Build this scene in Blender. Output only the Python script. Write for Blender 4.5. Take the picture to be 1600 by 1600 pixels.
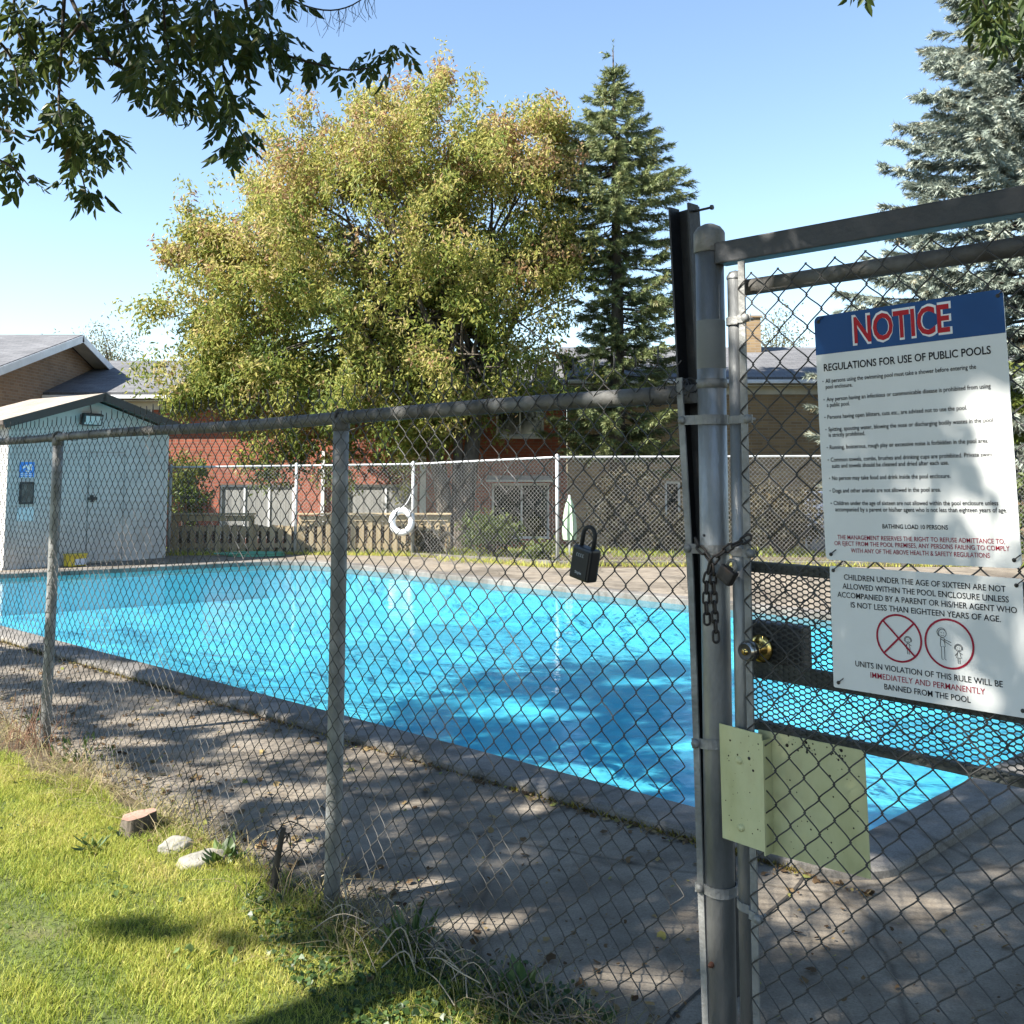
import bpy, bmesh, math, random
import numpy as np
from mathutils import Vector, Matrix

for o in list(bpy.data.objects): bpy.data.objects.remove(o)
S = bpy.context.scene
C = S.collection
rng = np.random.default_rng(7)
random.seed(7)

# ------------------------------------------------------------------ camera, sky, sun, exposure
F_PX, PITCH, EYE, CX = 1560.0, math.radians(5.0), 1.6, 800.0
CY = 735 - F_PX*math.tan(PITCH)
cam = bpy.data.cameras.new('camera'); cam_o = bpy.data.objects.new('camera', cam); C.objects.link(cam_o)
cam_o.location = (0, 0, EYE); cam_o.rotation_euler = (math.pi/2+PITCH, 0, 0)
cam.sensor_width = 36; cam.sensor_fit = 'HORIZONTAL'; cam.lens = 36*F_PX/1600
cam.shift_y = -(800-CY)/1600; cam.clip_start = .05; cam.clip_end = 3000
S.camera = cam_o
SUN_EL = math.radians(42); SUN_H = np.array([-.90, -.436])/math.hypot(.90, .436)
SUN = np.array([SUN_H[0]*math.cos(SUN_EL), SUN_H[1]*math.cos(SUN_EL), math.sin(SUN_EL)])
W = bpy.data.worlds.new('World'); S.world = W; W.use_nodes = True
nt = W.node_tree; nt.nodes.clear()
sky = nt.nodes.new('ShaderNodeTexSky'); sky.sky_type = 'NISHITA'; sky.sun_disc = False
sky.sun_elevation = SUN_EL; sky.sun_rotation = math.atan2(SUN_H[0], SUN_H[1])
sky.altitude = 4500; sky.air_density = 1.9; sky.dust_density = .15; sky.ozone_density = 1.5
bg = nt.nodes.new('ShaderNodeBackground'); bg.inputs['Strength'].default_value = .083
wo = nt.nodes.new('ShaderNodeOutputWorld')
nt.links.new(sky.outputs[0], bg.inputs[0]); nt.links.new(bg.outputs[0], wo.inputs[0])
sl = bpy.data.lights.new('sun', 'SUN'); sl.energy = 5.0; sl.angle = math.radians(.53); sl.color = (1, .95, .86)
so = bpy.data.objects.new('sun', sl); C.objects.link(so); so.location = (-20, -20, 25)
so.rotation_euler = Vector(SUN).to_track_quat('Z', 'Y').to_euler()
S.view_settings.view_transform = 'Standard'; S.view_settings.look = 'None'
S.view_settings.exposure = 1.76; S.view_settings.gamma = 1
S.render.engine = 'CYCLES'
S.cycles.max_bounces = 8; S.cycles.transparent_max_bounces = 24; S.cycles.caustics_reflective = False; S.cycles.caustics_refractive = False
S.cycles.use_denoising = True

# ------------------------------------------------------------------ where things stand (metres; measured from the photograph)
def ray(u, v):
    a = (u-CX)/F_PX; b = (CY-v)/F_PX; c, s = math.cos(PITCH), math.sin(PITCH)
    return np.array([a, c-b*s, s+b*c])
def G(u, v, z=0.):
    d = ray(u, v); return np.array([0, 0, EYE])+d*((z-EYE)/d[2])
def at(u, v, Y):
    d = ray(u, v); return np.array([0, 0, EYE])+d*(Y/d[1])
def proj(P):
    P = np.atleast_2d(P); c, s = math.cos(PITCH), math.sin(PITCH)
    y, z = P[:, 1], P[:, 2]-EYE; f = y*c+z*s; f = np.where(np.abs(f) < 1e-3, 1e-3, f)
    return CX+F_PX*P[:, 0]/f, CY-F_PX*(-y*s+z*c)/f, f
P2 = np.array([-.6542, 3.8117, 0.]); FE = np.array([.68241, -.73097, 0.]); FM = np.array([-.73097, -.68241, 0.])
FENCE_ROT = math.atan2(FE[1], FE[0])
def FP(t, z, off=0.):                       # a point on the near fence: along it, up, towards the camera
    q = P2+FE*t+FM*off; return np.array([q[0], q[1], z])
def FPa(t, z, off):
    t = np.asarray(t); return P2[None]+FE[None]*t[:, None]+FM[None]*np.asarray(off)[:, None]+np.array([0, 0, 1.])[None]*np.asarray(z)[:, None]

# ------------------------------------------------------------------ materials
def newmat(name):
    m = bpy.data.materials.new(name); m.use_nodes = True; n = m.node_tree; n.nodes.clear()
    out = n.nodes.new('ShaderNodeOutputMaterial'); return m, n, out
def N(n, t, **kw):
    x = n.nodes.new(t)
    for k, v in kw.items():
        if k in x.inputs: x.inputs[k].default_value = v
        else: setattr(x, k, v)
    return x
def rgba(c): return (c[0], c[1], c[2], 1)
def ramp(n, fac, stops):
    r = n.nodes.new('ShaderNodeValToRGB'); e = r.color_ramp.elements
    e[0].position, e[0].color = stops[0][0], rgba(stops[0][1]); e[1].position, e[1].color = stops[-1][0], rgba(stops[-1][1])
    for p, c in stops[1:-1]: k = e.new(p); k.color = rgba(c)
    n.links.new(fac, r.inputs[0]); return r.outputs[0]
def pm(name, stops, scale=5., rough=.7, metal=0., bump=.0, bscale=None, detail=6., stretch=(1, 1, 1), spec=.5, rough2=None):
    """principled surface whose colour runs over a noise; stops = one colour or [(pos, colour)...]"""
    m, n, out = newmat(name)
    p = n.nodes.new('ShaderNodeBsdfPrincipled'); n.links.new(p.outputs[0], out.inputs[0])
    p.inputs['Roughness'].default_value = rough; p.inputs['Metallic'].default_value = metal; p.inputs['Specular IOR Level'].default_value = spec
    tc = n.nodes.new('ShaderNodeTexCoord'); mp = N(n, 'ShaderNodeMapping', Scale=stretch); n.links.new(tc.outputs['Object'], mp.inputs[0])
    if not isinstance(stops[0], (tuple, list)):
        c = stops; stops = [(.3, tuple(x*.86 for x in c)), (.7, tuple(min(1, x*1.12) for x in c))]
    no = N(n, 'ShaderNodeTexNoise', Scale=scale, Detail=detail, Roughness=.6); n.links.new(mp.outputs[0], no.inputs[0])
    n.links.new(ramp(n, no.outputs[0], stops), p.inputs['Base Color'])
    if rough2 is not None:
        mr = N(n, 'ShaderNodeMapRange'); n.links.new(no.outputs[0], mr.inputs[0])
        mr.inputs[1].default_value = .3; mr.inputs[2].default_value = .7; mr.inputs[3].default_value = rough; mr.inputs[4].default_value = rough2
        n.links.new(mr.outputs[0], p.inputs['Roughness'])
    if bump:
        b2 = N(n, 'ShaderNodeTexNoise', Scale=bscale or scale*4, Detail=8.); n.links.new(mp.outputs[0], b2.inputs[0])
        bp = N(n, 'ShaderNodeBump', Strength=bump, Distance=.02); n.links.new(b2.outputs[0], bp.inputs['Height']); n.links.new(bp.outputs[0], p.inputs['Normal'])
    return m
def leafmat(name, stops, trans=.45, rough=.5, spec=.25):
    m, n, out = newmat(name)
    a = N(n, 'ShaderNodeAttribute', attribute_name='tint'); col = ramp(n, a.outputs['Fac'], stops)
    p = n.nodes.new('ShaderNodeBsdfPrincipled'); p.inputs['Roughness'].default_value = rough; p.inputs['Specular IOR Level'].default_value = spec
    n.links.new(col, p.inputs['Base Color'])
    hs = N(n, 'ShaderNodeHueSaturation', Saturation=1.0, Value=1.25, Hue=.49); n.links.new(col, hs.inputs['Color'])
    tr = n.nodes.new('ShaderNodeBsdfTranslucent'); n.links.new(hs.outputs[0], tr.inputs[0])
    mx = N(n, 'ShaderNodeMixShader', Fac=trans); n.links.new(p.outputs[0], mx.inputs[1]); n.links.new(tr.outputs[0], mx.inputs[2]); n.links.new(mx.outputs[0], out.inputs[0])
    return m
def brickmat(name, c1, c2, mortar, axis='x', bw=.23, bh=.078, var=.5):
    m, n, out = newmat(name)
    p = n.nodes.new('ShaderNodeBsdfPrincipled'); p.inputs['Roughness'].default_value = .9; n.links.new(p.outputs[0], out.inputs[0])
    tc = n.nodes.new('ShaderNodeTexCoord'); sp = n.nodes.new('ShaderNodeSeparateXYZ'); cb = n.nodes.new('ShaderNodeCombineXYZ')
    n.links.new(tc.outputs['Object'], sp.inputs[0]); n.links.new(sp.outputs[0 if axis == 'x' else 1], cb.inputs[0]); n.links.new(sp.outputs[2], cb.inputs[1])
    b = N(n, 'ShaderNodeTexBrick', Color1=rgba(c1), Color2=rgba(c2), Mortar=rgba(mortar), Scale=1.0)
    b.inputs['Mortar Size'].default_value = .008; b.inputs['Brick Width'].default_value = bw; b.inputs['Row Height'].default_value = bh; b.inputs['Bias'].default_value = -.2
    n.links.new(cb.outputs[0], b.inputs[0])
    no = N(n, 'ShaderNodeTexNoise', Scale=1.3, Detail=6.); n.links.new(tc.outputs['Object'], no.inputs[0])
    mr = N(n, 'ShaderNodeMapRange'); n.links.new(no.outputs[0], mr.inputs[0]); mr.inputs[1].default_value = .3; mr.inputs[2].default_value = .7; mr.inputs[3].default_value = 1-var*.4; mr.inputs[4].default_value = 1+var*.3
    mx = N(n, 'ShaderNodeMix', data_type='RGBA', blend_type='MULTIPLY'); mx.inputs[0].default_value = 1
    n.links.new(b.outputs[0], mx.inputs[6]); n.links.new(mr.outputs[0], mx.inputs[7]); n.links.new(mx.outputs[2], p.inputs['Base Color'])
    bp = N(n, 'ShaderNodeBump', Strength=.6, Distance=.01); n.links.new(b.outputs['Fac'], bp.inputs['Height']); bp.invert = True; n.links.new(bp.outputs[0], p.inputs['Normal'])
    return m
def shinglemat(name, c1, c2, c3):
    m, n, out = newmat(name)
    p = n.nodes.new('ShaderNodeBsdfPrincipled'); p.inputs['Roughness'].default_value = .92; n.links.new(p.outputs[0], out.inputs[0])
    tc = n.nodes.new('ShaderNodeTexCoord')
    b = N(n, 'ShaderNodeTexBrick', Color1=rgba(c1), Color2=rgba(c2), Mortar=rgba(c3), Scale=1.0); b.inputs['Mortar Size'].default_value = .006
    b.inputs['Brick Width'].default_value = .32; b.inputs['Row Height'].default_value = .14; n.links.new(tc.outputs['UV'], b.inputs[0])
    no = N(n, 'ShaderNodeTexNoise', Scale=60., Detail=4.); n.links.new(tc.outputs['Object'], no.inputs[0])
    no2 = N(n, 'ShaderNodeTexNoise', Scale=.8, Detail=4.); n.links.new(tc.outputs['Object'], no2.inputs[0])
    ad = N(n, 'ShaderNodeMath', operation='ADD'); n.links.new(no.outputs[0], ad.inputs[0]); n.links.new(no2.outputs[0], ad.inputs[1])
    mr = N(n, 'ShaderNodeMapRange'); n.links.new(ad.outputs[0], mr.inputs[0]); mr.inputs[1].default_value = .6; mr.inputs[2].default_value = 1.4; mr.inputs[3].default_value = .6; mr.inputs[4].default_value = 1.4
    mx = N(n, 'ShaderNodeMix', data_type='RGBA', blend_type='MULTIPLY'); mx.inputs[0].default_value = 1
    n.links.new(b.outputs[0], mx.inputs[6]); n.links.new(mr.outputs[0], mx.inputs[7]); n.links.new(mx.outputs[2], p.inputs['Base Color'])
    bp = N(n, 'ShaderNodeBump', Strength=.5, Distance=.01); n.links.new(no.outputs[0], bp.inputs['Height']); n.links.new(bp.outputs[0], p.inputs['Normal'])
    return m

M = {}
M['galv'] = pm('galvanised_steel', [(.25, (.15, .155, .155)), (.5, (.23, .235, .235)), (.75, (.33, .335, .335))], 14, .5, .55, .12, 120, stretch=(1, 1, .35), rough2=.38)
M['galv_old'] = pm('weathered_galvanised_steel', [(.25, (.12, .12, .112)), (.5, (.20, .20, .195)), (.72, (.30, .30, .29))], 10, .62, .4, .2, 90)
M['rail'] = pm('weathered_rail', [(.3, (.055, .05, .042)), (.5, (.10, .095, .088)), (.72, (.17, .17, .165))], 7, .7, .25, .2, 80)
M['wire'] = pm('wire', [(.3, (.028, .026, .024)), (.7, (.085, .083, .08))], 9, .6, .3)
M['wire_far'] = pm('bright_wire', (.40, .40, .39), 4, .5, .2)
M['post_far'] = pm('bright_post', (.42, .43, .43), 6, .45, .2, .05)
M['black_steel'] = pm('black_painted_steel', [(.3, (.008, .009, .011)), (.68, (.02, .021, .024)), (.8, (.05, .035, .028))], 9, .55, .0, .15, 60)
M['beam'] = pm('dark_painted_beam', [(.25, (.018, .018, .02)), (.62, (.032, .033, .036)), (.76, (.05, .032, .022))], 6, .5, .0, .12, 70)
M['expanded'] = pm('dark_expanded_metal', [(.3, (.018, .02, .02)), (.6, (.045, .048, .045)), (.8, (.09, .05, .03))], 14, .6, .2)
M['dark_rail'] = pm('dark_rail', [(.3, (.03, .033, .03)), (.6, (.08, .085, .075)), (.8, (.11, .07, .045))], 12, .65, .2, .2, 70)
M['brass'] = pm('brass', (.62, .45, .16), 8, .25, 1.)
M['chrome'] = pm('satin_nickel', (.5, .47, .42), 8, .22, 1.)
M['black_plastic'] = pm('black_plastic', (.008, .009, .011), 9, .42)
M['black_rubber'] = pm('black_rubber', (.012, .012, .012), 9, .7)
M['chain'] = pm('rusty_chain', [(.3, (.02, .017, .016)), (.6, (.05, .043, .04)), (.78, (.10, .055, .03))], 40, .6, .5)
M['white_ink'] = pm('white_ink', (.75, .75, .75), 3, .6)
M['sign_white'] = pm('sign_white', [(.3, (.60, .605, .585)), (.62, (.67, .675, .655)), (.8, (.62, .62, .57))], 5, .42, 0, .01)
M['sign_blue'] = pm('sign_blue', (.003, .055, .19), 3, .45, spec=.25)
M['ink_black'] = pm('black_lettering', (.010, .010, .012), 3, .6, spec=.15)
M['ink_red'] = pm('red_lettering', (.42, .012, .02), 3, .5, spec=.2)
M['ink_darkred'] = pm('dark_red_lettering', (.30, .012, .035), 3, .5, spec=.2)
M['plate'] = pm('yellow_plate', [(.28, (.34, .32, .15)), (.42, (.46, .45, .23)), (.55, (.52, .51, .28)), (.66, (.46, .43, .23)), (.74, (.30, .23, .11))], 6, .55, 0, .12, 50, detail=10, stretch=(1, 1, .45))
M['pool_paint'] = pm('pool_paint', [(.28, (.15, .62, .83)), (.45, (.21, .70, .87)), (.6, (.27, .76, .88)), (.75, (.34, .80, .88))], .9, .6, detail=9)
M['glass_dark'] = pm('dark_window_glass', (.018, .022, .022), 2, .06, 0, spec=.7)
M['white_trim'] = pm('white_trim', (.72, .73, .74), 3, .5)
M['cream_trim'] = pm('cream_trim', (.60, .58, .50), 3, .6)
M['bark'] = pm('bark', [(.3, (.035, .028, .02)), (.7, (.11, .09, .07))], 9, .95, 0, .8, 30, stretch=(1, 1, .3))
M['twig'] = pm('twig', [(.3, (.03, .024, .018)), (.7, (.075, .06, .045))], 9, .9)
M['wood_fence'] = pm('weathered_fence_wood', [(.25, (.24, .18, .105)), (.5, (.38, .30, .18)), (.75, (.48, .39, .25))], 6, .85, 0, .3, 40, stretch=(1, 1, .15))
M['wood_shade'] = pm('shaded_fence_wood', [(.3, (.055, .038, .024)), (.7, (.12, .085, .055))], 6, .9, 0, .3, 40, stretch=(1, 1, .15))  # back boards: shade between the pickets put into the wood colour
M['stone'] = pm('pale_stone', [(.3, (.17, .16, .135)), (.7, (.31, .295, .26))], 8, .9, 0, .6, 30)
M['stump_top'] = pm('cut_wood', [(.3, (.20, .11, .08)), (.7, (.34, .22, .17))], 10, .9, 0, .3, 60)
M['soil'] = pm('soil', [(.25, (.055, .04, .025)), (.5, (.10, .075, .045)), (.75, (.075, .085, .03))], 3, 1., 0, .8, 25)
M['lawn'] = pm('lawn_soil', [(.25, (.05, .065, .015)), (.55, (.075, .10, .02)), (.8, (.11, .09, .04))], 4, 1., 0, .8, 40)
M['siding'] = pm('white_siding', [(.3, (.40, .385, .365)), (.6, (.50, .485, .46)), (.8, (.44, .42, .37))], 2.5, .6, 0, .03)
M['roof_shed'] = shinglemat('shed_shingles', (.24, .20, .16), (.30, .25, .20), (.10, .08, .07))
M['roof_grey'] = shinglemat('grey_shingles', (.10, .10, .105), (.145, .145, .15), (.05, .05, .055))
M['fascia_brown'] = pm('brown_fascia', (.055, .042, .035), 4, .7)
M['brick_red'] = brickmat('red_brick', (.34, .095, .052), (.24, .065, .038), (.22, .155, .12))
M['brick_yellow'] = brickmat('yellow_brick', (.34, .235, .12), (.21, .14, .08), (.30, .25, .19), bw=.3)
M['brick_tan'] = brickmat('tan_brick', (.30, .19, .115), (.22, .135, .08), (.30, .24, .19), axis='y')
M['lap_shade'] = pm('shaded_lap_edge', (.16, .165, .165), 4, .8)  # shadow line under each siding lap, painted as a darker edge
M['buoy'] = pm('white_foam_ring', (.78, .79, .80), 3, .5)
M['curtain'] = pm('pale_curtain', [(.3, (.15, .15, .145)), (.7, (.32, .32, .30))], 2, .8, stretch=(14, 14, .2))

def concrete(name, a, b, dirt):
    m, n, out = newmat(name)
    p = n.nodes.new('ShaderNodeBsdfPrincipled'); p.inputs['Roughness'].default_value = .9; n.links.new(p.outputs[0], out.inputs[0])
    tc = n.nodes.new('ShaderNodeTexCoord')
    n1 = N(n, 'ShaderNodeTexNoise', Scale=1.1, Detail=10., Roughness=.65); n2 = N(n, 'ShaderNodeTexNoise', Scale=110., Detail=7., Roughness=.75); n3 = N(n, 'ShaderNodeTexNoise', Scale=5., Detail=9., Roughness=.7)
    vo = N(n, 'ShaderNodeTexVoronoi', Scale=.75, feature='DISTANCE_TO_EDGE'); ws = N(n, 'ShaderNodeTexNoise', Scale=3., Detail=6.)
    for x in (n1, n2, n3, ws): n.links.new(tc.outputs['Object'], x.inputs[0])
    wm = N(n, 'ShaderNodeMix', data_type='VECTOR'); wm.inputs[0].default_value = .12; n.links.new(tc.outputs['Object'], wm.inputs[4]); n.links.new(ws.outputs[1], wm.inputs[5]); n.links.new(wm.outputs[1], vo.inputs[0])
    c1 = ramp(n, n1.outputs[0], [(.3, b), (.68, a)])
    c2 = ramp(n, n3.outputs[0], [(.36, dirt), (.56, (1, 1, 1))])
    c3 = ramp(n, n2.outputs[0], [(.32, (.52, .52, .52)), (.55, (.9, .9, .9)), (.7, (1.12, 1.10, 1.06))])
    c4 = ramp(n, vo.outputs[0], [(.0, (.35, .33, .3)), (.012, (1, 1, 1))])
    cur = c1
    n4 = N(n, 'ShaderNodeTexNoise', Scale=.55, Detail=8., Roughness=.6); n.links.new(tc.outputs['Object'], n4.inputs[0]); c5 = ramp(n, n4.outputs[0], [(.40, (.55, .53, .5)), (.5, (1, 1, 1)), (.62, (1.0, .98, .95))])
    for c, f in ((c2, .8), (c3, 1.), (c4, .75), (c5, .7)):
        mx = N(n, 'ShaderNodeMix', data_type='RGBA', blend_type='MULTIPLY'); mx.inputs[0].default_value = f
        n.links.new(cur, mx.inputs[6]); n.links.new(c, mx.inputs[7]); cur = mx.outputs[2]
    n.links.new(cur, p.inputs['Base Color'])
    bp = N(n, 'ShaderNodeBump', Strength=.35, Distance=.008); n.links.new(n2.outputs[0], bp.inputs['Height']); n.links.new(bp.outputs[0], p.inputs['Normal'])
    return m
M['deck'] = concrete('deck_concrete', (.30, .254, .196), (.19, .164, .132), (.55, .52, .48))
M['coping'] = concrete('coping_concrete', (.25, .232, .21), (.17, .16, .148), (.50, .47, .42))

def water_mat():
    m, n, out = newmat('pool_water')
    tc = n.nodes.new('ShaderNodeTexCoord')
    a = N(n, 'ShaderNodeTexNoise', Scale=1.5, Detail=4., Distortion=.9); b = N(n, 'ShaderNodeTexNoise', Scale=9., Detail=3., Distortion=.4)
    mp = N(n, 'ShaderNodeMapping', Rotation=(0, 0, .4), Scale=(1., 1.7, 1.)); n.links.new(tc.outputs['Object'], mp.inputs[0])
    n.links.new(mp.outputs[0], a.inputs[0]); n.links.new(mp.outputs[0], b.inputs[0])
    ad = N(n, 'ShaderNodeMath', operation='MULTIPLY_ADD'); n.links.new(b.outputs[0], ad.inputs[0]); ad.inputs[1].default_value = .16; n.links.new(a.outputs[0], ad.inputs[2])
    bp = N(n, 'ShaderNodeBump', Strength=.15, Distance=.06); n.links.new(ad.outputs[0], bp.inputs['Height'])
    tr = N(n, 'ShaderNodeBsdfTransparent', Color=(.66, .95, .995, 1)); gl = N(n, 'ShaderNodeBsdfGlossy', Roughness=.02)
    fr = N(n, 'ShaderNodeFresnel', IOR=1.33); n.links.new(bp.outputs[0], fr.inputs['Normal']); n.links.new(bp.outputs[0], gl.inputs['Normal'])
    # a little of the light is scattered back by the water itself
    df = N(n, 'ShaderNodeBsdfDiffuse', Color=(.09, .62, .86, 1)); n.links.new(bp.outputs[0], df.inputs['Normal'])
    body = N(n, 'ShaderNodeMixShader', Fac=.22); n.links.new(tr.outputs[0], body.inputs[1]); n.links.new(df.outputs[0], body.inputs[2])
    mx = n.nodes.new('ShaderNodeMixShader'); n.links.new(fr.outputs[0], mx.inputs[0]); n.links.new(body.outputs[0], mx.inputs[1]); n.links.new(gl.outputs[0], mx.inputs[2])
    n.links.new(mx.outputs[0], out.inputs[0]); return m
M['water'] = water_mat()

# ------------------------------------------------------------------ mesh builder
class MB:
    def __init__(s): s.V = []; s.F = []; s.n = 0; s.T = None
    def add(s, V, F, smooth=False, mi=0):
        V = np.asarray(V, float).reshape(-1, 3); F = np.asarray(F, np.int64)
        s.V.append(V); s.F.append((F+s.n, smooth, mi)); s.n += len(V); return s
    def box(s, c, d, R=None, mi=0, bev=0.):
        """box with centre c and full sizes d; R = 3x3 axes as columns; bev cuts its edges"""
        h = np.array(d)/2.
        if bev <= 0:
            V = np.array([[x, y, z] for x in (-1, 1) for y in (-1, 1) for z in (-1, 1)])*h
            F = [[0, 1, 3, 2], [4, 6, 7, 5], [0, 4, 5, 1], [2, 3, 7, 6], [0, 2, 6, 4], [1, 5, 7, 3]]
        else:
            bm = bmesh.new(); bmesh.ops.create_cube(bm, size=1)
            for v in bm.verts: v.co = Vector((v.co.x*d[0], v.co.y*d[1], v.co.z*d[2]))
            bmesh.ops.bevel(bm, geom=bm.edges[:], offset=bev, segments=2, affect='EDGES', profile=.6)
            V, fl = bm2np(bm); bm.free()
            V = V if R is None else V@np.array(R).T
            off = s.n; s.V.append(V+np.array(c)); s.n += len(V)
            for k, fs in fl.items(): s.F.append((np.array(fs)+off, False, mi))
            return s
        if R is not None: V = V@np.array(R).T
        return s.add(V+np.array(c), F, False, mi)
    def tube(s, path, r, sides=8, mi=0, cap=True, smooth=True):
        P = np.asarray(path, float); n = len(P); r = np.broadcast_to(np.asarray(r, float), (n,))
        T = np.gradient(P, axis=0); T /= np.linalg.norm(T, axis=1)[:, None]+1e-12
        up = np.array([0, 0, 1.]) if abs(T[0][2]) < .9 else np.array([1., 0, 0])
        A = np.cross(T[0], up); A /= np.linalg.norm(A); As = [A]
        for i in range(1, n):
            a = As[-1]-T[i]*np.dot(As[-1], T[i]); a /= np.linalg.norm(a)+1e-12; As.append(a)
        A = np.array(As); B = np.cross(T, A)
        th = np.arange(sides)*2*np.pi/sides
        V = P[:, None]+r[:, None, None]*(A[:, None]*np.cos(th)[None, :, None]+B[:, None]*np.sin(th)[None, :, None])
        i = np.arange(n-1)[:, None]*sides; j = np.arange(sides)[None]; k = (j+1) % sides
        F = np.stack([i+j, i+k, i+sides+k, i+sides+j], -1).reshape(-1, 4)
        s.add(V, F, smooth, mi)
        if cap:
            b = s.n-n*sides
            s.F.append((np.array([np.arange(sides)[::-1]])+b, False, mi)); s.F.append((np.array([np.arange(sides)])+b+(n-1)*sides, False, mi))
        return s
    def lathe(s, prof, c=(0, 0, 0), R=None, seg=24, mi=0, smooth=True):
        """profile of (radius, height) turned about the local z axis"""
        pr = np.array(prof, float); th = np.arange(seg)*2*np.pi/seg
        V = np.stack([pr[:, 0, None]*np.cos(th), pr[:, 0, None]*np.sin(th), np.repeat(pr[:, 1, None], seg, 1)], -1).reshape(-1, 3)
        if R is not None: V = V@np.array(R).T
        i = np.arange(len(pr)-1)[:, None]*seg; j = np.arange(seg)[None]; k = (j+1) % seg
        return s.add(V+np.array(c), np.stack([i+j, i+k, i+seg+k, i+seg+j], -1).reshape(-1, 4), smooth, mi)
    def prism(s, poly, o, ax, ay, az, depth, mi=0):
        """polygon in the (ax, ay) plane at o, pushed along az by depth"""
        p = np.array(poly, float); n = len(p); ax, ay, az, o = map(lambda q: np.array(q, float), (ax, ay, az, o))
        V = o+p[:, :1]*ax+p[:, 1:2]*ay; V = np.vstack([V, V+az*depth]); b = s.n
        s.V.append(V); s.n += 2*n
        s.F.append((np.array([np.arange(n)[::-1]])+b, False, mi)); s.F.append((np.array([np.arange(n)+n])+b, False, mi))
        i = np.arange(n); j = (i+1) % n
        s.F.append((np.stack([i, j, j+n, i+n], -1)+b, False, mi)); return s
    def quad(s, *p, mi=0): return s.add(np.array(p), [list(range(len(p)))], False, mi)
    def mesh(s, name, mats, tint=None):
        me = bpy.data.meshes.new(name); V = np.vstack(s.V); me.vertices.add(len(V)); me.vertices.foreach_set('co', V.ravel())
        loops = np.concatenate([f[0].ravel() for f in s.F]); sizes = np.concatenate([np.full(len(f[0]), f[0].shape[1]) for f in s.F])
        sm = np.concatenate([np.full(len(f[0]), f[1]) for f in s.F]); mi = np.concatenate([np.full(len(f[0]), f[2]) for f in s.F])
        me.loops.add(len(loops)); me.loops.foreach_set('vertex_index', loops.astype(np.int32))
        me.polygons.add(len(sizes)); st = np.concatenate([[0], np.cumsum(sizes)[:-1]])
        me.polygons.foreach_set('loop_start', st.astype(np.int32)); me.polygons.foreach_set('loop_total', sizes.astype(np.int32))
        me.polygons.foreach_set('use_smooth', sm.astype(bool)); me.polygons.foreach_set('material_index', mi.astype(np.int32))
        me.update(calc_edges=True)
        for m in (mats if isinstance(mats, (list, tuple)) else [mats]): me.materials.append(m)
        if tint is not None:
            a = me.attributes.new('tint', 'FLOAT', 'FACE'); a.data.foreach_set('value', np.asarray(tint, np.float32))
        return me
    def build(s, name, mats, parent=None, tint=None):
        o = bpy.data.objects.new(name, s.mesh(name, mats, tint)); C.objects.link(o)
        if parent is not None:
            o.parent = parent; o.matrix_parent_inverse = parent.matrix_world.inverted() if parent.type != 'EMPTY' else Matrix.Translation(-parent.location)
        return o
def bm2np(bm):
    bm.verts.index_update(); V = np.array([v.co[:] for v in bm.verts]); fl = {}
    for f in bm.faces: fl.setdefault(len(f.verts), []).append([v.index for v in f.verts])
    return V, fl
def tag(o, label=None, cat=None, group=None, kind=None):
    if label: o['label'] = label
    if cat: o['category'] = cat
    if group: o['group'] = group
    if kind: o['kind'] = kind
    return o
def thing(name, label, cat, loc=(0, 0, 0), group=None):
    o = bpy.data.objects.new(name, None); C.objects.link(o); o.location = [float(x) for x in loc]; o.empty_display_size = .2
    return tag(o, label, cat, group)
def axes(x, y, z): return np.array([x, y, z], float).T
def unit(v): v = np.array(v, float); return v/np.linalg.norm(v)
RF = axes(FE, -FM, (0, 0, 1))               # fence axes: along, to the pool, up
def smoothpath(P, n=24):
    P = np.array(P, float); d = np.concatenate([[0], np.cumsum(np.linalg.norm(np.diff(P, axis=0), axis=1))]); t = np.linspace(0, d[-1], n)
    Q = np.stack([np.interp(t, d, P[:, k]) for k in range(3)], -1)
    for _ in range(3): Q[1:-1] = (Q[:-2]+2*Q[1:-1]+Q[2:])/4
    return Q

# ------------------------------------------------------------------ the setting: ground, lawn, pavement, pool
def inter(a, b, c, d):
    A = np.array([b-a, -(d-c)]).T; k = np.linalg.solve(A, c-a); return a+(b-a)*k[0]
PA, PB, PC, PD = [np.array(q) for q in ((1.3716, 4.326), (-9.50, 14.20), (-3.73, 17.734), (5.985, 8.70))]
def rounded(poly, rad, seg=10):
    out = []; n = len(poly)
    for i in range(n):
        p, a, b = poly[i], poly[i-1], poly[(i+1) % n]; r = rad[i]
        u, v = unit(a-p), unit(b-p); ang = math.acos(np.dot(u, v)); L = r/math.tan(ang/2); c = p+unit(u+v)*(r/math.sin(ang/2))
        s, e = p+u*L-c, p+v*L-c
        for k in range(seg+1):
            w = k/seg; q = s*(1-w)+e*w; out.append(c+unit(q)*r)
    return np.array(out)
def offset(poly, d):
    n = len(poly); out = []
    for i in range(n):
        a, p, b = poly[i-1], poly[i], poly[(i+1) % n]; u, v = unit(p-a), unit(b-p)
        n1, n2 = np.array([u[1], -u[0]]), np.array([v[1], -v[0]]); mm = unit(n1+n2); out.append(p+mm*d/max(.3, np.dot(mm, n1)))
    return np.array(out)
pool = rounded([PA, PB, PC, PD], [.06, .8, 1.3, .3])
area = .5*np.sum(pool[:, 0]*np.roll(pool[:, 1], -1)-np.roll(pool[:, 0], -1)*pool[:, 1])
SGN = 1 if area > 0 else -1
def grow(d): return offset(pool, d*SGN)
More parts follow.
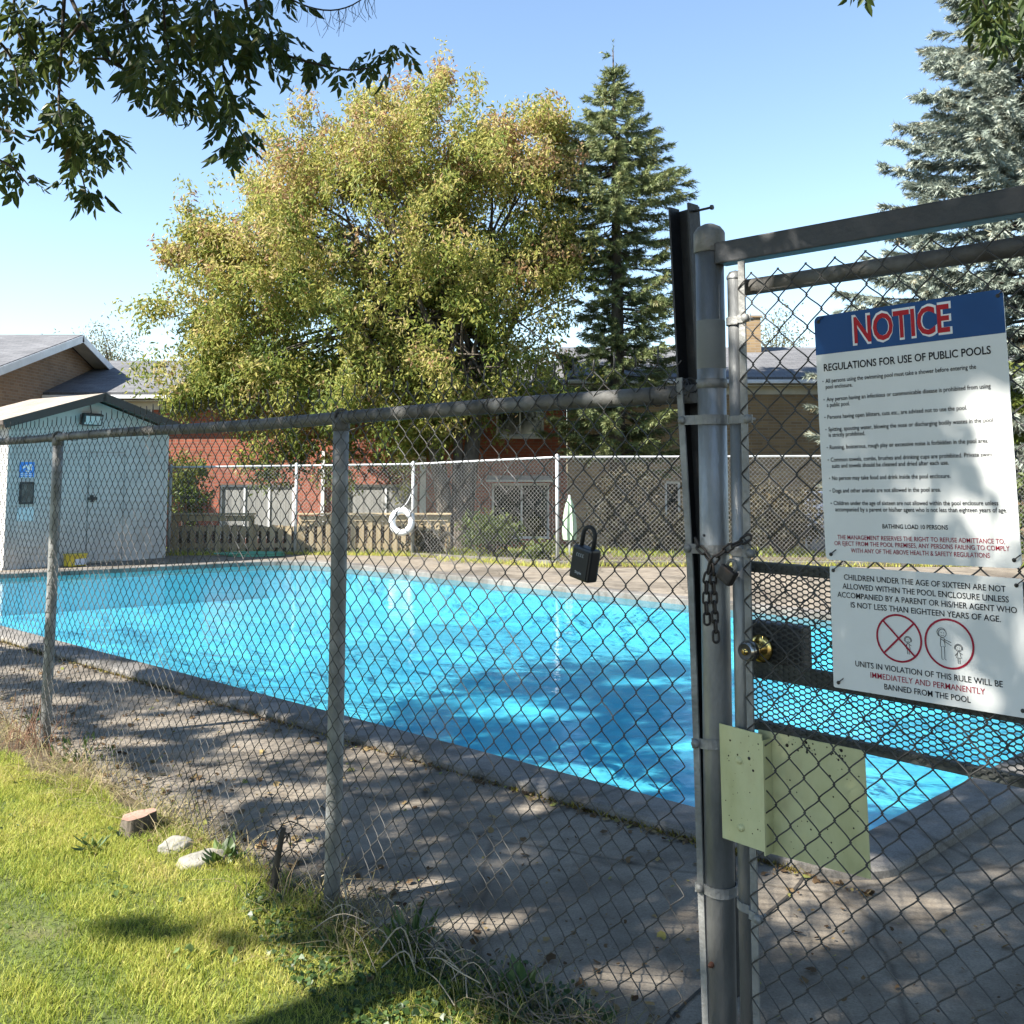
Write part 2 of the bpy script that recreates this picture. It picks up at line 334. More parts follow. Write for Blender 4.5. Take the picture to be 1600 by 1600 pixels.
def fill(outer, holes, z, name, mat, thick=0., parent=None):
    bm = bmesh.new(); es = []
    for loop in [outer]+holes:
        vs = [bm.verts.new((p[0], p[1], z)) for p in loop]
        es += [bm.edges.new((vs[i], vs[(i+1) % len(vs)])) for i in range(len(vs))]
    bmesh.ops.triangle_fill(bm, edges=es, use_beauty=True, use_dissolve=False)
    for f in bm.faces:
        if f.normal.z < 0: f.normal_flip()
    if thick:
        r = bmesh.ops.extrude_face_region(bm, geom=bm.faces[:]); 
        for v in [g for g in r['geom'] if isinstance(g, bmesh.types.BMVert)]: v.co.z -= thick
        bmesh.ops.recalc_face_normals(bm, faces=bm.faces)
    me = bpy.data.meshes.new(name); bm.to_mesh(me); bm.free(); me.materials.append(mat)
    o = bpy.data.objects.new(name, me); C.objects.link(o); return o
# ground: one sheet to the horizon with the pool's hole; falls to a lower yard behind the pool
hole = grow(.16)
g0 = fill([(-400, -200), (400, -200), (400, 20.6), (-400, 20.6)], [hole], -.035, 'ground', M['soil'])
bm = bmesh.new(); bm.from_mesh(g0.data)
for (y0, z0, y1, z1) in ((20.6, -.035, 24.5, -.75), (24.5, -.75, 900, -.75)):
    vs = [bm.verts.new(p) for p in ((-400, y0, z0), (400, y0, z0), (400, y1, z1), (-400, y1, z1))]; bm.faces.new(vs)
bmesh.ops.remove_doubles(bm, verts=bm.verts, dist=1e-4); bm.to_mesh(g0.data); bm.free(); tag(g0, kind='structure')
FFL = [np.array(p) for p in ((-9.6, 19.0), (-6.55, 19.25), (-4.18, 19.45), (-1.89, 19.2), (.79, 17.5), (12.4, 17.35))]   # far fence line
def fl(t, b): q = P2+FE*t-FM*b; return (q[0], q[1])
deck_outer = [fl(-9.5, .03), fl(-3, .02), fl(-2.2, .0), fl(-.8, .03), fl(.2, -.03), fl(.7, -.05), fl(1.5, -.10), fl(2.9, -.15), fl(5, -.1), (11.8, 3.0), (11.8, 16.9), (3.0, 16.75), (1.4, 16.6), (.4, 16.75), (-.4, 17.6), (-1.2, 18.45), (-2.1, 18.95), (-4.2, 19.3), (-6.5, 19.1), (-12.5, 18.4), (-12.5, 10.5)]
deck = tag(fill(deck_outer, [grow(.2)], 0., 'pavement', M['deck'], .034), kind='structure')
jm = MB(); _d = unit(PB-PA); _o = np.array([-.67, -.742])
for s_, e_, w_j in ((.02, 2.2, .012), (3.05, 1.4, .008), (6.1, 1.4, .008)):
    p0 = PA+_d*s_+_o*.285; q0 = p0+_o*e_+_d*(-.35 if s_ < 1 else 0); x_ = unit(q0-p0); y_ = np.array([-x_[1], x_[0]]); pts_ = [p0+x_*t_+y_*.012*math.sin(t_*9+s_) for t_ in np.linspace(0, np.linalg.norm(q0-p0), 24)]
    for a_, b_ in zip(pts_[:-1], pts_[1:]): jm.quad(*[np.append(q_, .003) for q_ in (a_-y_*w_j/2, b_-y_*w_j/2, b_+y_*w_j/2, a_+y_*w_j/2)])
tag(jm.build('pavement_joint', pm('joint_dirt', (.035, .03, .024), 20, 1.)), kind='structure')
# coping: raised rim with eased edges
def ring(name, loops, mat):
    m = MB(); n = len(pool)
    for d, z in loops:
        q = grow(d) if abs(d) > 1e-9 else pool; m.V.append(np.column_stack([q, np.full(n, z)])); m.n += n
    i = np.arange(n); j = (i+1) % n
    for k in range(len(loops)-1): m.F.append((np.stack([i, j, j+n, i+n], -1)+k*n, False, 0))
    o = m.build(name, mat); bm = bmesh.new(); bm.from_mesh(o.data); bmesh.ops.recalc_face_normals(bm, faces=bm.faces); bm.to_mesh(o.data); bm.free(); return o
co = tag(ring('coping', [(.0, -.11), (.0, .033), (.006, .042), (.018, .045), (.245, .045), (.262, .041), (.275, .028), (.278, -.02)], M['coping']), kind='structure')
basin = MB(); n = len(pool); q = grow(.012); FLOOR = -.58
basin.V += [np.column_stack([q, np.full(n, -.02)]), np.column_stack([q, np.full(n, FLOOR)])]; basin.n = 2*n
i = np.arange(n); j = (i+1) % n; basin.F.append((np.stack([i, j, j+n, i+n], -1), False, 0)); basin.F.append((np.array([np.arange(n)+n]), False, 0))
bo = tag(basin.build('pool_basin', M['pool_paint']), kind='structure')
wv = MB(); wv.V.append(np.column_stack([grow(.008), np.full(n, -.03)])); wv.n = n; wv.F.append((np.array([np.arange(n)]) if SGN > 0 else np.array([np.arange(n)[::-1]]), False, 0))
tag(wv.build('water', M['water']), kind='structure')
def eb(a): return np.interp(a, [-8, -4, -3.2, -2.2, -1.2, -.5, 0], [.5, .42, .34, .20, .07, .01, 0])
# lawn on the near side of the fence
bm = bmesh.new(); NX, NB = 70, 36; gv = {}
for a in range(NX+1):
    for b in range(NB+1):
        t = -8+9.2*a/NX; bb = -.02-float(eb(t))-4.2*b/NB; q = P2+FE*t-FM*(bb+.06*math.sin(t*3.1)*max(0, 1+bb*1.5))
        gv[a, b] = bm.verts.new((q[0], q[1], .006+.012*math.sin(q[0]*4.1)*math.sin(q[1]*3.3)-.012*max(0, 1-4.2*b/NB*4)))
for a in range(NX):
    for b in range(NB): bm.faces.new((gv[a, b], gv[a, b+1], gv[a+1, b+1], gv[a+1, b]))
bmesh.ops.recalc_face_normals(bm, faces=bm.faces); me = bpy.data.meshes.new('lawn'); bm.to_mesh(me); bm.free(); me.materials.append(M['lawn'])
if me.polygons[0].normal.z < 0: me.flip_normals()
lawn = bpy.data.objects.new('lawn', me); C.objects.link(lawn); tag(lawn, kind='structure')

# ------------------------------------------------------------------ chain link wire
def chainlink(t0, t1, z0, z1, place, w=.078, h=.079, r=.0018, sides=5, fine=True, wob=None, tip=.0):
    """woven zigzag wires, each hooked into its neighbour"""
    nw = int(round((t1-t0)/(w/2))); nh = int((z1-z0)/(h/2))
    if fine:
        ph = np.array([0, .12, .3, .5, .7, .88])
        s = np.concatenate([k+ph for k in range(nh)]+[[nh]])
    else: s = np.arange(nh+1.)
    fr = s-np.floor(s); odd = np.floor(s).astype(int) % 2; lin = np.where(odd == 0, fr, 1-fr)
    if fine: lin = lin+.05*np.sin(2*np.pi*lin)*-1*.6
    depth = np.where(odd == 0, 1, -1)*np.sin(np.pi*np.clip(fr, 0, 1))*r*1.1
    amp = w/2+(2.6*r if fine else 0)
    m = MB()
    for k in range(nw):
        x = t0+k*w/2-(amp-w/2)/2+lin*amp if k % 2 == 0 else t0+k*w/2+w/2+(amp-w/2)/2-lin*amp
        z = z0+s*h/2; d = depth if k % 2 == 0 else -depth
        if wob is not None: x, z, d = wob(x, z, d)
        P = place(x, z, d); m.tube(P, r, sides, cap=False)
    return m

# ------------------------------------------------------------------ near fence
nf = thing('chain_link_fence', 'rusty grey chain link fence in the foreground along the near side of the pool', 'fence', FP(-3, 0))
def wob_near(x, z, d):
    lo = np.clip((.5-z)/.5, 0, 1)
    return x+.006*np.sin(x*2.3+z*3)+.012*lo*np.sin(x*9), z+.006*np.sin(x*1.7+z*2)+.015*lo*np.sin(x*6.3+1), d+.03+.012*np.sin(x*1.3+1.2*z)+.05*lo*np.sin(x*2.9+.6)**2
nm = chainlink(-6.6, 1.645, .03, 1.905, lambda x, z, d: FPa(x, z, d), wob=wob_near)
zt = .03+47*.0395                                               # twisted ends along the top
for k in range(0, int(round(8.245/.039))-1, 2):
    t = -6.6+(k+1)*.039; x, z, d = wob_near(np.array([t, t+.002, t+.004*math.sin(k)]), np.array([zt-.004, zt+.018, zt+.036+.008*math.sin(k*1.7)]), np.zeros(3)); nm.tube(FPa(x, z, d), [.0030, .0028, .0022], 5)
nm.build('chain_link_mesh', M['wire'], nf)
for t, dx in ((0, .0), (-3.073, -.01), (-6.15, 0)):
    m = MB(); m.tube(smoothpath([FP(t-.012+dx, -.1, 0), FP(t, .9, 0), FP(t+.004, 1.775, 0)], 8), .03, 18); m.build('post', M['galv_old'], nf)
    m = MB(); m.lathe([(.031, -.02), (.034, -.018), (.034, .02), (.028, .03), (.0, .034)], FP(t+.004, 1.77, 0), None, 18)
    th = np.linspace(0, 2*np.pi, 18); m.tube([FP(t+.004, 1.80, 0)+.032*(math.cos(a)*np.array([0, 0, 1])+math.sin(a)*FM) for a in th], .007, 6); m.build('post_cap', M['rail'], nf)
m = MB(); tt = np.linspace(-6.6, 1.66, 40); m.tube(FPa(tt, 1.80+.004*np.sin(tt*2), np.full(40, .0)), .0245, 16); m.build('top_rail', M['rail'], nf)
for k in range(22):                                             # wire ties round the rail
    m = MB(); t = -6.2+k*.37+.05*math.sin(k*5); th = np.linspace(.3, 2*np.pi+.9, 14)
    m.tube([FP(t+.004*a, 1.80, 0)+.028*(math.cos(a)*np.array([0, 0, 1])+math.sin(a)*FM) for a in th], .0016, 4); m.build('wire_tie', M['wire'], nf)
m = MB(); tb = [(1.635, 1.84), (1.640, 1.733), (1.662, 1.332), (1.672, .914), (1.678, .583), (1.686, .27), (1.69, .04)]
for a, b in zip(tb[:-1], tb[1:]):
    pa, pb = FP(a[0], a[1], .034), FP(b[0], b[1], .034); z = unit(pb-pa); x = unit(np.cross(FM, z)); m.box((pa+pb)/2, (.018, .005, np.linalg.norm(pb-pa)+.001), axes(x, FM, z))
m.build('tension_bar', M['galv_old'], nf)

# ------------------------------------------------------------------ gateway: big post, black channel, header beam, clamps
gf = thing('gateway', 'tall galvanised gate post with black steel channel and dark header beam over the gate', 'gateway', FP(1.71, 0))
GT = 1.712
m = MB(); m.tube([FP(GT-.004, -.12), FP(GT, 1.2), FP(GT, 2.2)], .0365, 28); m.build('post', M['galv'], gf)
m = MB(); m.lathe([(.0385, -.052), (.0405, -.05), (.0405, .0), (.039, .004), (.03, .016), (.014, .024), (0, .026)], FP(GT, 2.215), None, 28); m.build('post_cap', M['galv_old'], gf)
for z0, z1 in ((1.86, 1.985),):
    m = MB(); m.lathe([(.0367, z0), (.0372, z0+.002), (.0372, z1-.002), (.0367, z1)], FP(GT, 0), None, 28); m.build('tape_band', pm('grey_band', (.16, .165, .16), 10, .7), gf)
m = MB(); pa, pb = FP(1.588, 2.318, -.055), FP(1.680, .30, -.055); z = unit(pb-pa); x = unit(FE-z*np.dot(FE, z)); y = np.cross(z, x)
def chan(o): # C section, open upwards along its length
    m.box((pa+pb)/2+y*o[1]+x*o[0], (o[2], o[3], np.linalg.norm(pb-pa)+o[4]), axes(x, y, z))
chan((0, -.024, .07, .006, 0)); chan((-.032, 0, .006, .042, .012)); chan((.032, 0, .006, .042, .006)); m.build('channel', M['black_steel'], gf)
m = MB(); b0 = pa+np.array([0, 0, -.018])+x*.02; m.tube([b0, b0+FE*.075], .0035, 8); m.tube([b0+FE*.072, b0+FE*.078], .007, 6); m.build('bolt', M['black_steel'], gf)
m = MB(); pa2, pb2 = FP(1.745, 2.154, 0), FP(2.83, 2.142, 0); x2 = unit(pb2-pa2); m.box((pa2+pb2)/2, (np.linalg.norm(pb2-pa2), .05, .056), axes(x2, -FM, np.cross(x2, -FM)), bev=.004); m.build('header_beam', M['beam'], gf)
m = MB(); m.tube([FP(2.87, -.1), FP(2.87, 2.2)], .0365, 24); m.build('post', M['galv'], gf)
m = MB(); m.lathe([(.0385, -.052), (.0405, -.05), (.0405, .0), (.03, .016), (0, .026)], FP(2.87, 2.215), None, 24); m.build('post_cap', M['galv_old'], gf)
def clamp(tc, z, rad, tend, tilt=0., h=.024, mat='galv_old', parent=gf, bolt_off=.03):
    """flat strap round a tube that reaches out to a bolt at tend"""
    m = MB(); sgn = 1 if tend > tc else -1; path = []
    rad += .0035
    for a in np.linspace(math.radians(200), math.radians(90), 8): path.append((tc+sgn*-rad*math.cos(math.radians(0))*math.cos(a)*-1*1.0, rad*math.sin(a)))
    pts = [(tc-sgn*rad*math.cos(a), rad*math.sin(a)) for a in np.linspace(-2.6, math.pi*.5, 16)] + [(tc+sgn*rad*.75, rad*.82), (tc+sgn*rad*1.2, bolt_off+.008), (tend+sgn*.012, bolt_off+.006)]
    for k in range(len(pts)-1):
        z1 = z+tilt*(pts[k][0]-tc); z2 = z+tilt*(pts[k+1][0]-tc)
        a, b = FP(pts[k][0], z1, pts[k][1]), FP(pts[k+1][0], z2, pts[k+1][1]); x = unit(b-a); yy = unit(np.cross((0, 0, 1), x)); zz = np.cross(x, yy)
        m.box((a+b)/2, (np.linalg.norm(b-a)+.0012, .0025, h), axes(x, yy, zz))
    bz = z+tilt*(tend-tc); c = FP(tend, bz, bolt_off+.008)
    R = axes(FE, (0, 0, 1), FM); m.lathe([(.011, -.002), (.011, .004), (.0085, .008), (0, .0095)], c, R, 12)
    m.lathe([(.004, -.03), (.004, 0)], c, R, 8)
    return m.build('clamp', M[mat], parent)
m = MB(); m.lathe([(.0367, -.012), (.0395, -.011), (.0395, .011), (.0367, .012)], FP(GT, 1.822), None, 28); m.build('clamp', M['galv_old'], gf)
clamp(GT, 1.729, .0365, 1.645); clamp(GT, 1.402, .0365, 1.658); clamp(GT, .925, .0365, 1.672, .12); clamp(GT, .575, .0365, 1.678, -.0)
m = MB(); R = axes(FE, (0, 0, 1), FM); m.lathe([(.007, 0), (.007, .004), (.004, .012), (0, .014)], FP(GT-.003, .405, .0362), R, 12); m.build('bolt', pm('rusty_bolt', (.12, .05, .03), 9, .7, .3), gf)
for z in (1.437,):
    m = MB(); m.lathe([(.0035, 0), (.0035, .002), (0, .0025)], FP(GT-.005, z, .0362), R, 10); m.build('bolt', M['black_steel'], gf)
# wire knots where the rail meets the post
m = MB()
for k in range(7):
    th = np.linspace(0, 2*np.pi, 16); c = FP(1.60+.012*k, 1.815+.008*math.sin(k*3), .02); a = unit(rng.normal(size=3)); b = unit(np.cross(a, rng.normal(size=3)))
    m.tube([c+(.026+.006*math.sin(k))*(math.cos(q)*a+math.sin(q)*b) for q in th], .0016, 4)
m.build('tie_wire', M['wire'], gf)

# ------------------------------------------------------------------ gate
gt = thing('gate', 'chain link gate with expanded metal panel, brass knob and yellow latch plates', 'gate', FP(1.79, 0.08))
for t in (1.79, 2.79):
    m = MB(); m.tube([FP(t-.003, .07), FP(t, 2.085)], .0205, 20); m.lathe([(.0225, -.006), (.0225, .0), (.015, .012), (0, .017)], FP(t, 2.09), None, 20); m.build('frame_tube', M['galv'], gt)
m = MB(); m.tube([FP(1.81, 2.058), FP(2.775, 2.053)], .0205, 18); m.build('frame_tube', M['rail'], gt)
m = MB(); m.tube([FP(1.81, .11), FP(2.775, .11)], .0205, 18); m.build('frame_tube', M['galv'], gt)
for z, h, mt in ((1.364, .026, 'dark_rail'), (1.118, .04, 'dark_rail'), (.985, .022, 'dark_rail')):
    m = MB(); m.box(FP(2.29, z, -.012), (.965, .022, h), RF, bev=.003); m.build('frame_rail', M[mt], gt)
m = MB(); m.box(FP(1.829, 1.185, .03), (.018, .005, 1.87), RF); m.build('tension_bar', M['galv_old'], gt)
for z in (1.975, 1.726, 1.40, .56): clamp(1.79, z, .0205, 1.842, -.15 if z < 1 else 0, .02, parent=gt, bolt_off=.028)
def wob_gate(x, z, d):
    lo = np.clip((1.0-z)/.9, 0, 1); return x, z+.12*lo*(x-1.85)*0+.004*np.sin(x*9), d+.034+.03*lo*np.sin((x-1.83)*3.2)
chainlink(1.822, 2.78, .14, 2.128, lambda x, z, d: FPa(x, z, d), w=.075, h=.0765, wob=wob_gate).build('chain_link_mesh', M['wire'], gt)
# expanded metal
m = MB(); LW, SW = .029, .0125; t0, t1, z0, z1 = 1.795, 2.775, .985, 1.378
nx, nz = int((t1-t0)/LW), int((z1-z0)/(SW/2))
for b in range(nz+1):
    for a in range(nx+1):
        c = t0+(a+(.5 if b % 2 else 0))*LW; z = z0+b*SW/2
        # flat bonds at the left and right tips, slanting strands up to the next row
        m.box(FP(c, z, .004), (LW*.34, .0016, .0036), RF)
        if b < nz:
            for s in (-1, 1):
                p, q = np.array(FP(c+s*LW*.16, z, .004)), np.array(FP(c+s*LW*.35, z+SW/2, .004)); x = unit(q-p); m.box((p+q)/2, (np.linalg.norm(q-p)*1.1, .0018, .0024), axes(x, -FM, np.cross(x, -FM)))
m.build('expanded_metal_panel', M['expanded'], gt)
# lock case, knob
m = MB(); m.box(FP(1.872, 1.178, -.03), (.155, .05, .108), RF, bev=.008); m.build('lock_case', M['black_steel'], gt)
R = axes(FE, (0, 0, 1), FM); kc = FP(1.846, 1.172, .008)
m = MB(); m.lathe([(0, -.004), (.033, -.004), (.033, .002), (.030, .005), (.022, .007), (.0, .007)], kc, R, 32); kn = m.build('knob_rose', M['brass'], gt)
m = MB(); m.lathe([(.013, .004), (.012, .018), (.016, .026), (.0225, .034), (.0245, .045), (.0245, .056), (.0215, .063), (.0185, .066)], kc, R, 32); kk = m.build('knob', M['chrome'], gt)
m = MB(); m.lathe([(.0185, .066), (.0165, .0655), (.015, .0645), (0, .0645)], kc, R, 28); m.build('keyway_face', pm('dark_keyway', (.03, .028, .025), 9, .5), kk)
m = MB(); m.lathe([(.008, .0646), (.0085, .067), (0, .0675)], kc, R, 20); m.build('key_cylinder', M['brass'], kk)
m = MB(); m.box(kc+FM*.0678, (.0016, .0012, .009), RF); m.build('key_slot', M['black_steel'], kk)
# yellow latch guard over the post and kick plate behind the mesh
gp = MB(); poly = [(1.748, .984), (1.868, .980), (1.868, .713), (1.752, .715)]
o0 = FP(0, 0, .041); gp.prism(poly, o0, FE, (0, 0, 1), FM, .003)
gp.box(FP(1.8695, .835, .026), (.003, .036, .262), RF); gpo = gp.build('latch_plate', M['plate'], gt)
for t, z in ((1.804, .908), (1.806, .752)):
    m = MB(); m.lathe([(.0095, 0), (.0088, .003), (.005, .0058), (0, .0065)], FP(t, z, .044), R, 16); m.build('rivet', M['plate'], gpo)
m = MB(); m.lathe([(.004, 0), (.004, .0006), (0, .0007)], FP(1.832, .918, .0442), R, 12); m.build('bolt_hole', M['black_steel'], gpo)
m = MB(); m.prism([(1.834, .979), (2.106, .983), (2.112, .712), (1.84, .697)], FP(0, 0, .004), FE, (0, 0, 1), FM, .003); kp = m.build('kick_plate', M['plate'], gt)
m = MB()
for k in range(70):                                            # rust-eaten holes and scuffs along the top edge
    if k < 44: t = rng.choice([1.915, 1.945, 1.972, 2.03, 2.05])+rng.normal()*.012; z = .962+rng.normal()*.008; r = abs(rng.normal())*.0022+.0007
    else: t = rng.uniform(1.89, 2.10); z = rng.uniform(.72, .96); r = abs(rng.normal())*.0012+.0006
    m.lathe([(r, 0), (r*.8, .0004), (0, .0005)], FP(t, z, .0073), R, 7)
m.build('rust_spots', pm('rust_spots', (.02, .013, .010), 9, .9), kp)
m = MB()
for k in range(40):
    t = rng.uniform(1.76, 1.86); z = rng.uniform(.73, .97); r = abs(rng.normal())*.0011+.0005; m.lathe([(r, 0), (r*.8, .0004), (0, .0005)], FP(t, z, .0442), R, 6)
m.build('rust_spots', pm('rust_spots_fine', (.04, .025, .015), 9, .9), gpo)

# ------------------------------------------------------------------ signs
def text(body, x0, x1, base, cap, bold=.0, rot=0.):
    """a line of lettering fitted to a width and cap height -> verts, faces (local sign plane)"""
    cu = bpy.data.curves.new('lettering', 'FONT'); cu.body = body; cu.size = 1; cu.offset = bold; cu.resolution_u = 3; cu.fill_mode = 'FRONT'
    o = bpy.data.objects.new('lettering', cu); C.objects.link(o); bpy.context.view_layer.update()
    me = bpy.data.meshes.new_from_object(o.evaluated_get(bpy.context.evaluated_depsgraph_get()))
    bpy.data.objects.remove(o); bpy.data.curves.remove(cu)
    V = np.array([v.co[:] for v in me.vertices]); Fs = [list(p.vertices) for p in me.polygons]; bpy.data.meshes.remove(me)
    mn, mx = V[:, 0].min(), V[:, 0].max(); V[:, 0] = x0+(V[:, 0]-mn)*(x1-x0)/(mx-mn); V[:, 1] = base+V[:, 1]*cap/.729
    return V, Fs
class Ink:
    def __init__(s): s.m = MB()
    def line(s, *a, lift=.0008, **k):
        V, Fs = text(*a, **k); b = s.m.n; s.m.V.append(np.column_stack([V[:, 0], V[:, 1], np.full(len(V), lift)])); s.m.n += len(V)
        d = {}
        for f in Fs: d.setdefault(len(f), []).append(f)
        for q in d.values(): s.m.F.append((np.array(q)+b, False, 0))
    def poly(s, P, lift=.0008): s.m.add(np.column_stack([np.array(P), np.full(len(P), lift)]), [list(range(len(P)))])
    def stroke(s, P, w, lift=.0008, closed=False):
        P = np.array(P, float); n = len(P); T = np.roll(P, -1, 0)-np.roll(P, 1, 0) if closed else np.gradient(P, axis=0)
        T /= np.linalg.norm(T, axis=1)[:, None]+1e-9; Q = np.column_stack([-T[:, 1], T[:, 0]])*w/2
        V = np.vstack([P+Q, P-Q]); k = np.arange(n if closed else n-1); j = (k+1) % n
        s.m.add(np.column_stack([V, np.full(2*n, lift)]), np.stack([k+n, j+n, j, k], -1))
    def circle(s, c, r, w, lift=.0008, a0=0, a1=2*np.pi, n=40, sx=1.):
        full = abs(a1-a0-2*np.pi) < 1e-6; th = np.linspace(a0, a1, n, endpoint=not full); s.stroke(np.column_stack([c[0]+r*sx*np.cos(th), c[1]+r*np.sin(th)]), w, lift, full)
    def place(s, name, mat, parent, fn):
        me = s.m; V = np.vstack(me.V); me.V = [fn(V)]; return me.build(name, mat, parent)
def signfn(ct, cz, off, ang):
    ca, sa = math.cos(ang), math.sin(ang); c = FP(ct, cz, off); up = np.array([0, 0, 1.]); X = FE*ca+up*sa; Y = -FE*sa+up*ca
    return lambda V: c+V[:, :1]*X+V[:, 1:2]*Y+V[:, 2:3]*FM
def plate(w, h, r, n=6):
    P = []
    for sx, sy, a in ((1, 1, 0), (-1, 1, 90), (-1, -1, 180), (1, -1, 270)):
        for k in range(n+1):
            q = math.radians(a+90*k/n); P.append((sx*(w/2-r)+r*math.cos(q), sy*(h/2-r)+r*math.sin(q)))
    return np.array(P)
def board(name, w, h, r, mat, parent, fn):
    P = plate(w, h, r); n = len(P); m = MB(); V = np.vstack([np.column_stack([P, np.full(n, -.0025)]), np.column_stack([P, np.zeros(n)])]); m.V.append(fn(V)); m.n = 2*n
    i = np.arange(n); j = (i+1) % n; m.F += [(np.array([i+n]), False, 0), (np.array([i[::-1]]), False, 0), (np.stack([i, j, j+n, i+n], -1), False, 0)]
    return m.build(name, mat, parent)
sg = thing('notice_sign', 'upper white sign with blue NOTICE header and pool regulations, wired to the gate', 'sign', FP(2.2517, 1.6815, .05))
fn = signfn(2.2517, 1.6815, .046, .024)
board('panel', .421, .556, .012, M['sign_white'], sg, fn)
hd = Ink(); PP = plate(.421, .556, .012); top = [tuple(p) for p in PP if p[1] > 0]; hd.poly([(.2105, .1885)]+top+[(-.2105, .1885)], .0004); hd.place('header_band', M['sign_blue'], sg, fn)
w_ = Ink(); w_.line('NOTICE', -.1175, .1055, .2035, .066, bold=.042, lift=.0007); w_.place('lettering', M['white_ink'], sg, fn)
r_ = Ink(); r_.line('NOTICE', -.1130, .1010, .2060, .060, bold=.020, lift=.0013); r_.place('lettering', M['ink_red'], sg, fn)
k_ = Ink(); k_.line('REGULATIONS FOR USE OF PUBLIC POOLS', -.192, .1795, .1495, .0170, bold=.016)
BUL = [('All persons using the swimming pool must take a shower before entering the', -.1895, .1485, .1220), ('pool enclosure.', -.1895, -.124, .1085),
       ('Any person having an infectious or communicable disease is prohibited from using', -.189, .1745, .0800), ('a public pool.', -.189, -.133, .0670),
       ('Persons having open blisters, cuts etc., are advised not to use the pool.', -.189, .125, .0395),
       ('Spitting, spouting water, blowing the nose or discharging bodily wastes in the pool', -.188, .1745, .0115), ('is strictly prohibited.', -.188, -.1, -.0015),
       ('Running, boisterous, rough play or excessive noise is forbidden in the pool area.', -.187, .1635, -.0295),
       ('Common towels, combs, brushes and drinking cups are prohibited. Private swim', -.186, .168, -.0575), ('suits and towels should be cleaned and dried after each use.', -.184, .0805, -.0715),
       ('No person may take food and drink inside the pool enclosure.', -.185, .0825, -.0990), ('Dogs and other animals are not allowed in the pool area.', -.185, .0605, -.1270),
       ('Children under the age of sixteen are not allowed within the pool enclosure unless', -.184, .174, -.1550), ('accompanied by a parent or his/her agent who is not less than eighteen years of age.', -.181, .19, -.1690)]
for body, a, b, y in BUL:
    k_.line(body, a, b, y, .0098, bold=.010)
    if body[0].isupper(): th = np.linspace(0, 2*np.pi, 10, endpoint=False); k_.poly(np.column_stack([a-.0062+.0014*np.cos(th), y+.0042+.0014*np.sin(th)]))
k_.line('BATHING LOAD 10 PERSONS', -.0715, .0706, -.2050, .0095, bold=.014); k_.place('lettering', M['ink_black'], sg, fn)
d_ = Ink()
for body, a, b, y in (('THE MANAGEMENT RESERVES THE RIGHT TO REFUSE ADMITTANCE TO,', -.179, .182, -.2308), ('OR EJECT FROM THE POOL PREMISES, ANY PERSONS FAILING TO COMPLY', -.187, .19, -.2445), ('WITH ANY OF THE ABOVE HEALTH & SAFETY REGULATIONS', -.148, .151, -.2595)): d_.line(body, a, b, y, .0100, bold=.004)
d_.place('lettering', M['ink_darkred'], sg, fn)
def ties(parent, fn, pts):
    for x, y in pts:
        m = MB(); c = fn(np.array([[x, y, 0.]]))[0]; m.lathe([(.0042, 0), (.0042, .0012), (0, .0016)], c, R, 10)
        m.tube(smoothpath([c+FM*.003, c+FM*.006+FE*.006+np.array([0, 0, .004]), c+FM*.004+FE*.012+np.array([0, 0, .010]), c-FM*.012+FE*.014+np.array([0, 0, .014])], 10), .0012, 5); m.build('wire_tie', M['wire'], parent)
ties(sg, fn, [(-.2, .265), (.2, .265), (-.197, -.265), (.197, -.262)])
s2 = thing('warning_sign', 'lower white sign about children with two red circle pictograms, below the notice', 'sign', FP(2.2624, 1.2537, .05))
f2 = signfn(2.2624, 1.2537, .044, .008)
board('panel', .412, .267, .004, M['sign_white'], s2, f2)
k2 = Ink()
for body, a, b, y in (('CHILDREN UNDER THE AGE OF SIXTEEN ARE NOT', -.1715, .1744, .1055), ('ALLOWED WITHIN THE POOL ENCLOSURE UNLESS', -.1757, .1792, .0855), ('ACCOMPANIED BY A PARENT OR HIS/HER AGENT WHO', -.1888, .1936, .0660), ('IS NOT LESS THAN EIGHTEEN YEARS OF AGE.', -.1574, .1621, .0460), ('UNITS IN VIOLATION OF THIS RULE WILL BE', -.1517, .1598, -.0805), ('BANNED FROM THE POOL', -.0866, .0957, -.1205)): k2.line(body, a, b, y, .0126, bold=.009)
def figure(ik, x, y, h, girl):
    hr = h*(.15 if not girl else .19); w = .0011; hc = (x, y+h-hr); ik.circle(hc, hr*.86, w, n=20)
    if girl:
        ik.circle((hc[0], hc[1]), hr*1.15, w, a0=-.4, a1=math.pi+.4, n=18); sh = y+h-2*hr
        ik.stroke([(x-.12*h, y+.3*h), (x-.05*h, sh), (x+.05*h, sh), (x+.12*h, y+.3*h), (x-.12*h, y+.3*h)], w)
    else:
        ik.circle((hc[0]-hr*.15, hc[1]+hr*.12), hr, w, a0=.6, a1=math.pi+.9, n=16); sh = y+h-2*hr
        ik.stroke([(x-.06*h, sh), (x-.08*h, y+.42*h), (x+.08*h, y+.42*h), (x+.05*h, sh), (x-.06*h, sh)], w)
    for s in (-1, 1):
        ik.stroke([(x+s*.05*h, y+(.3 if girl else .42)*h), (x+s*.05*h, y+.03*h), (x+s*.05*h+.05*h, y)], w)
        ik.stroke([(x+.05*h*s, sh-.04*h), (x+(.2 if girl else .28)*h*(s if girl else 1), sh-(.12 if s > 0 else .22)*h)], w)
    ik.stroke([(hc[0]-hr*.35, hc[1]+hr*.1), (hc[0]-hr*.1, hc[1]+hr*.1)], w); ik.stroke([(hc[0]+hr*.2, hc[1]+hr*.1), (hc[0]+hr*.45, hc[1]+hr*.1)], w); ik.circle((hc[0], hc[1]-hr*.15), hr*.4, w*.8, a0=math.pi*1.15, a1=math.pi*1.85, n=8)
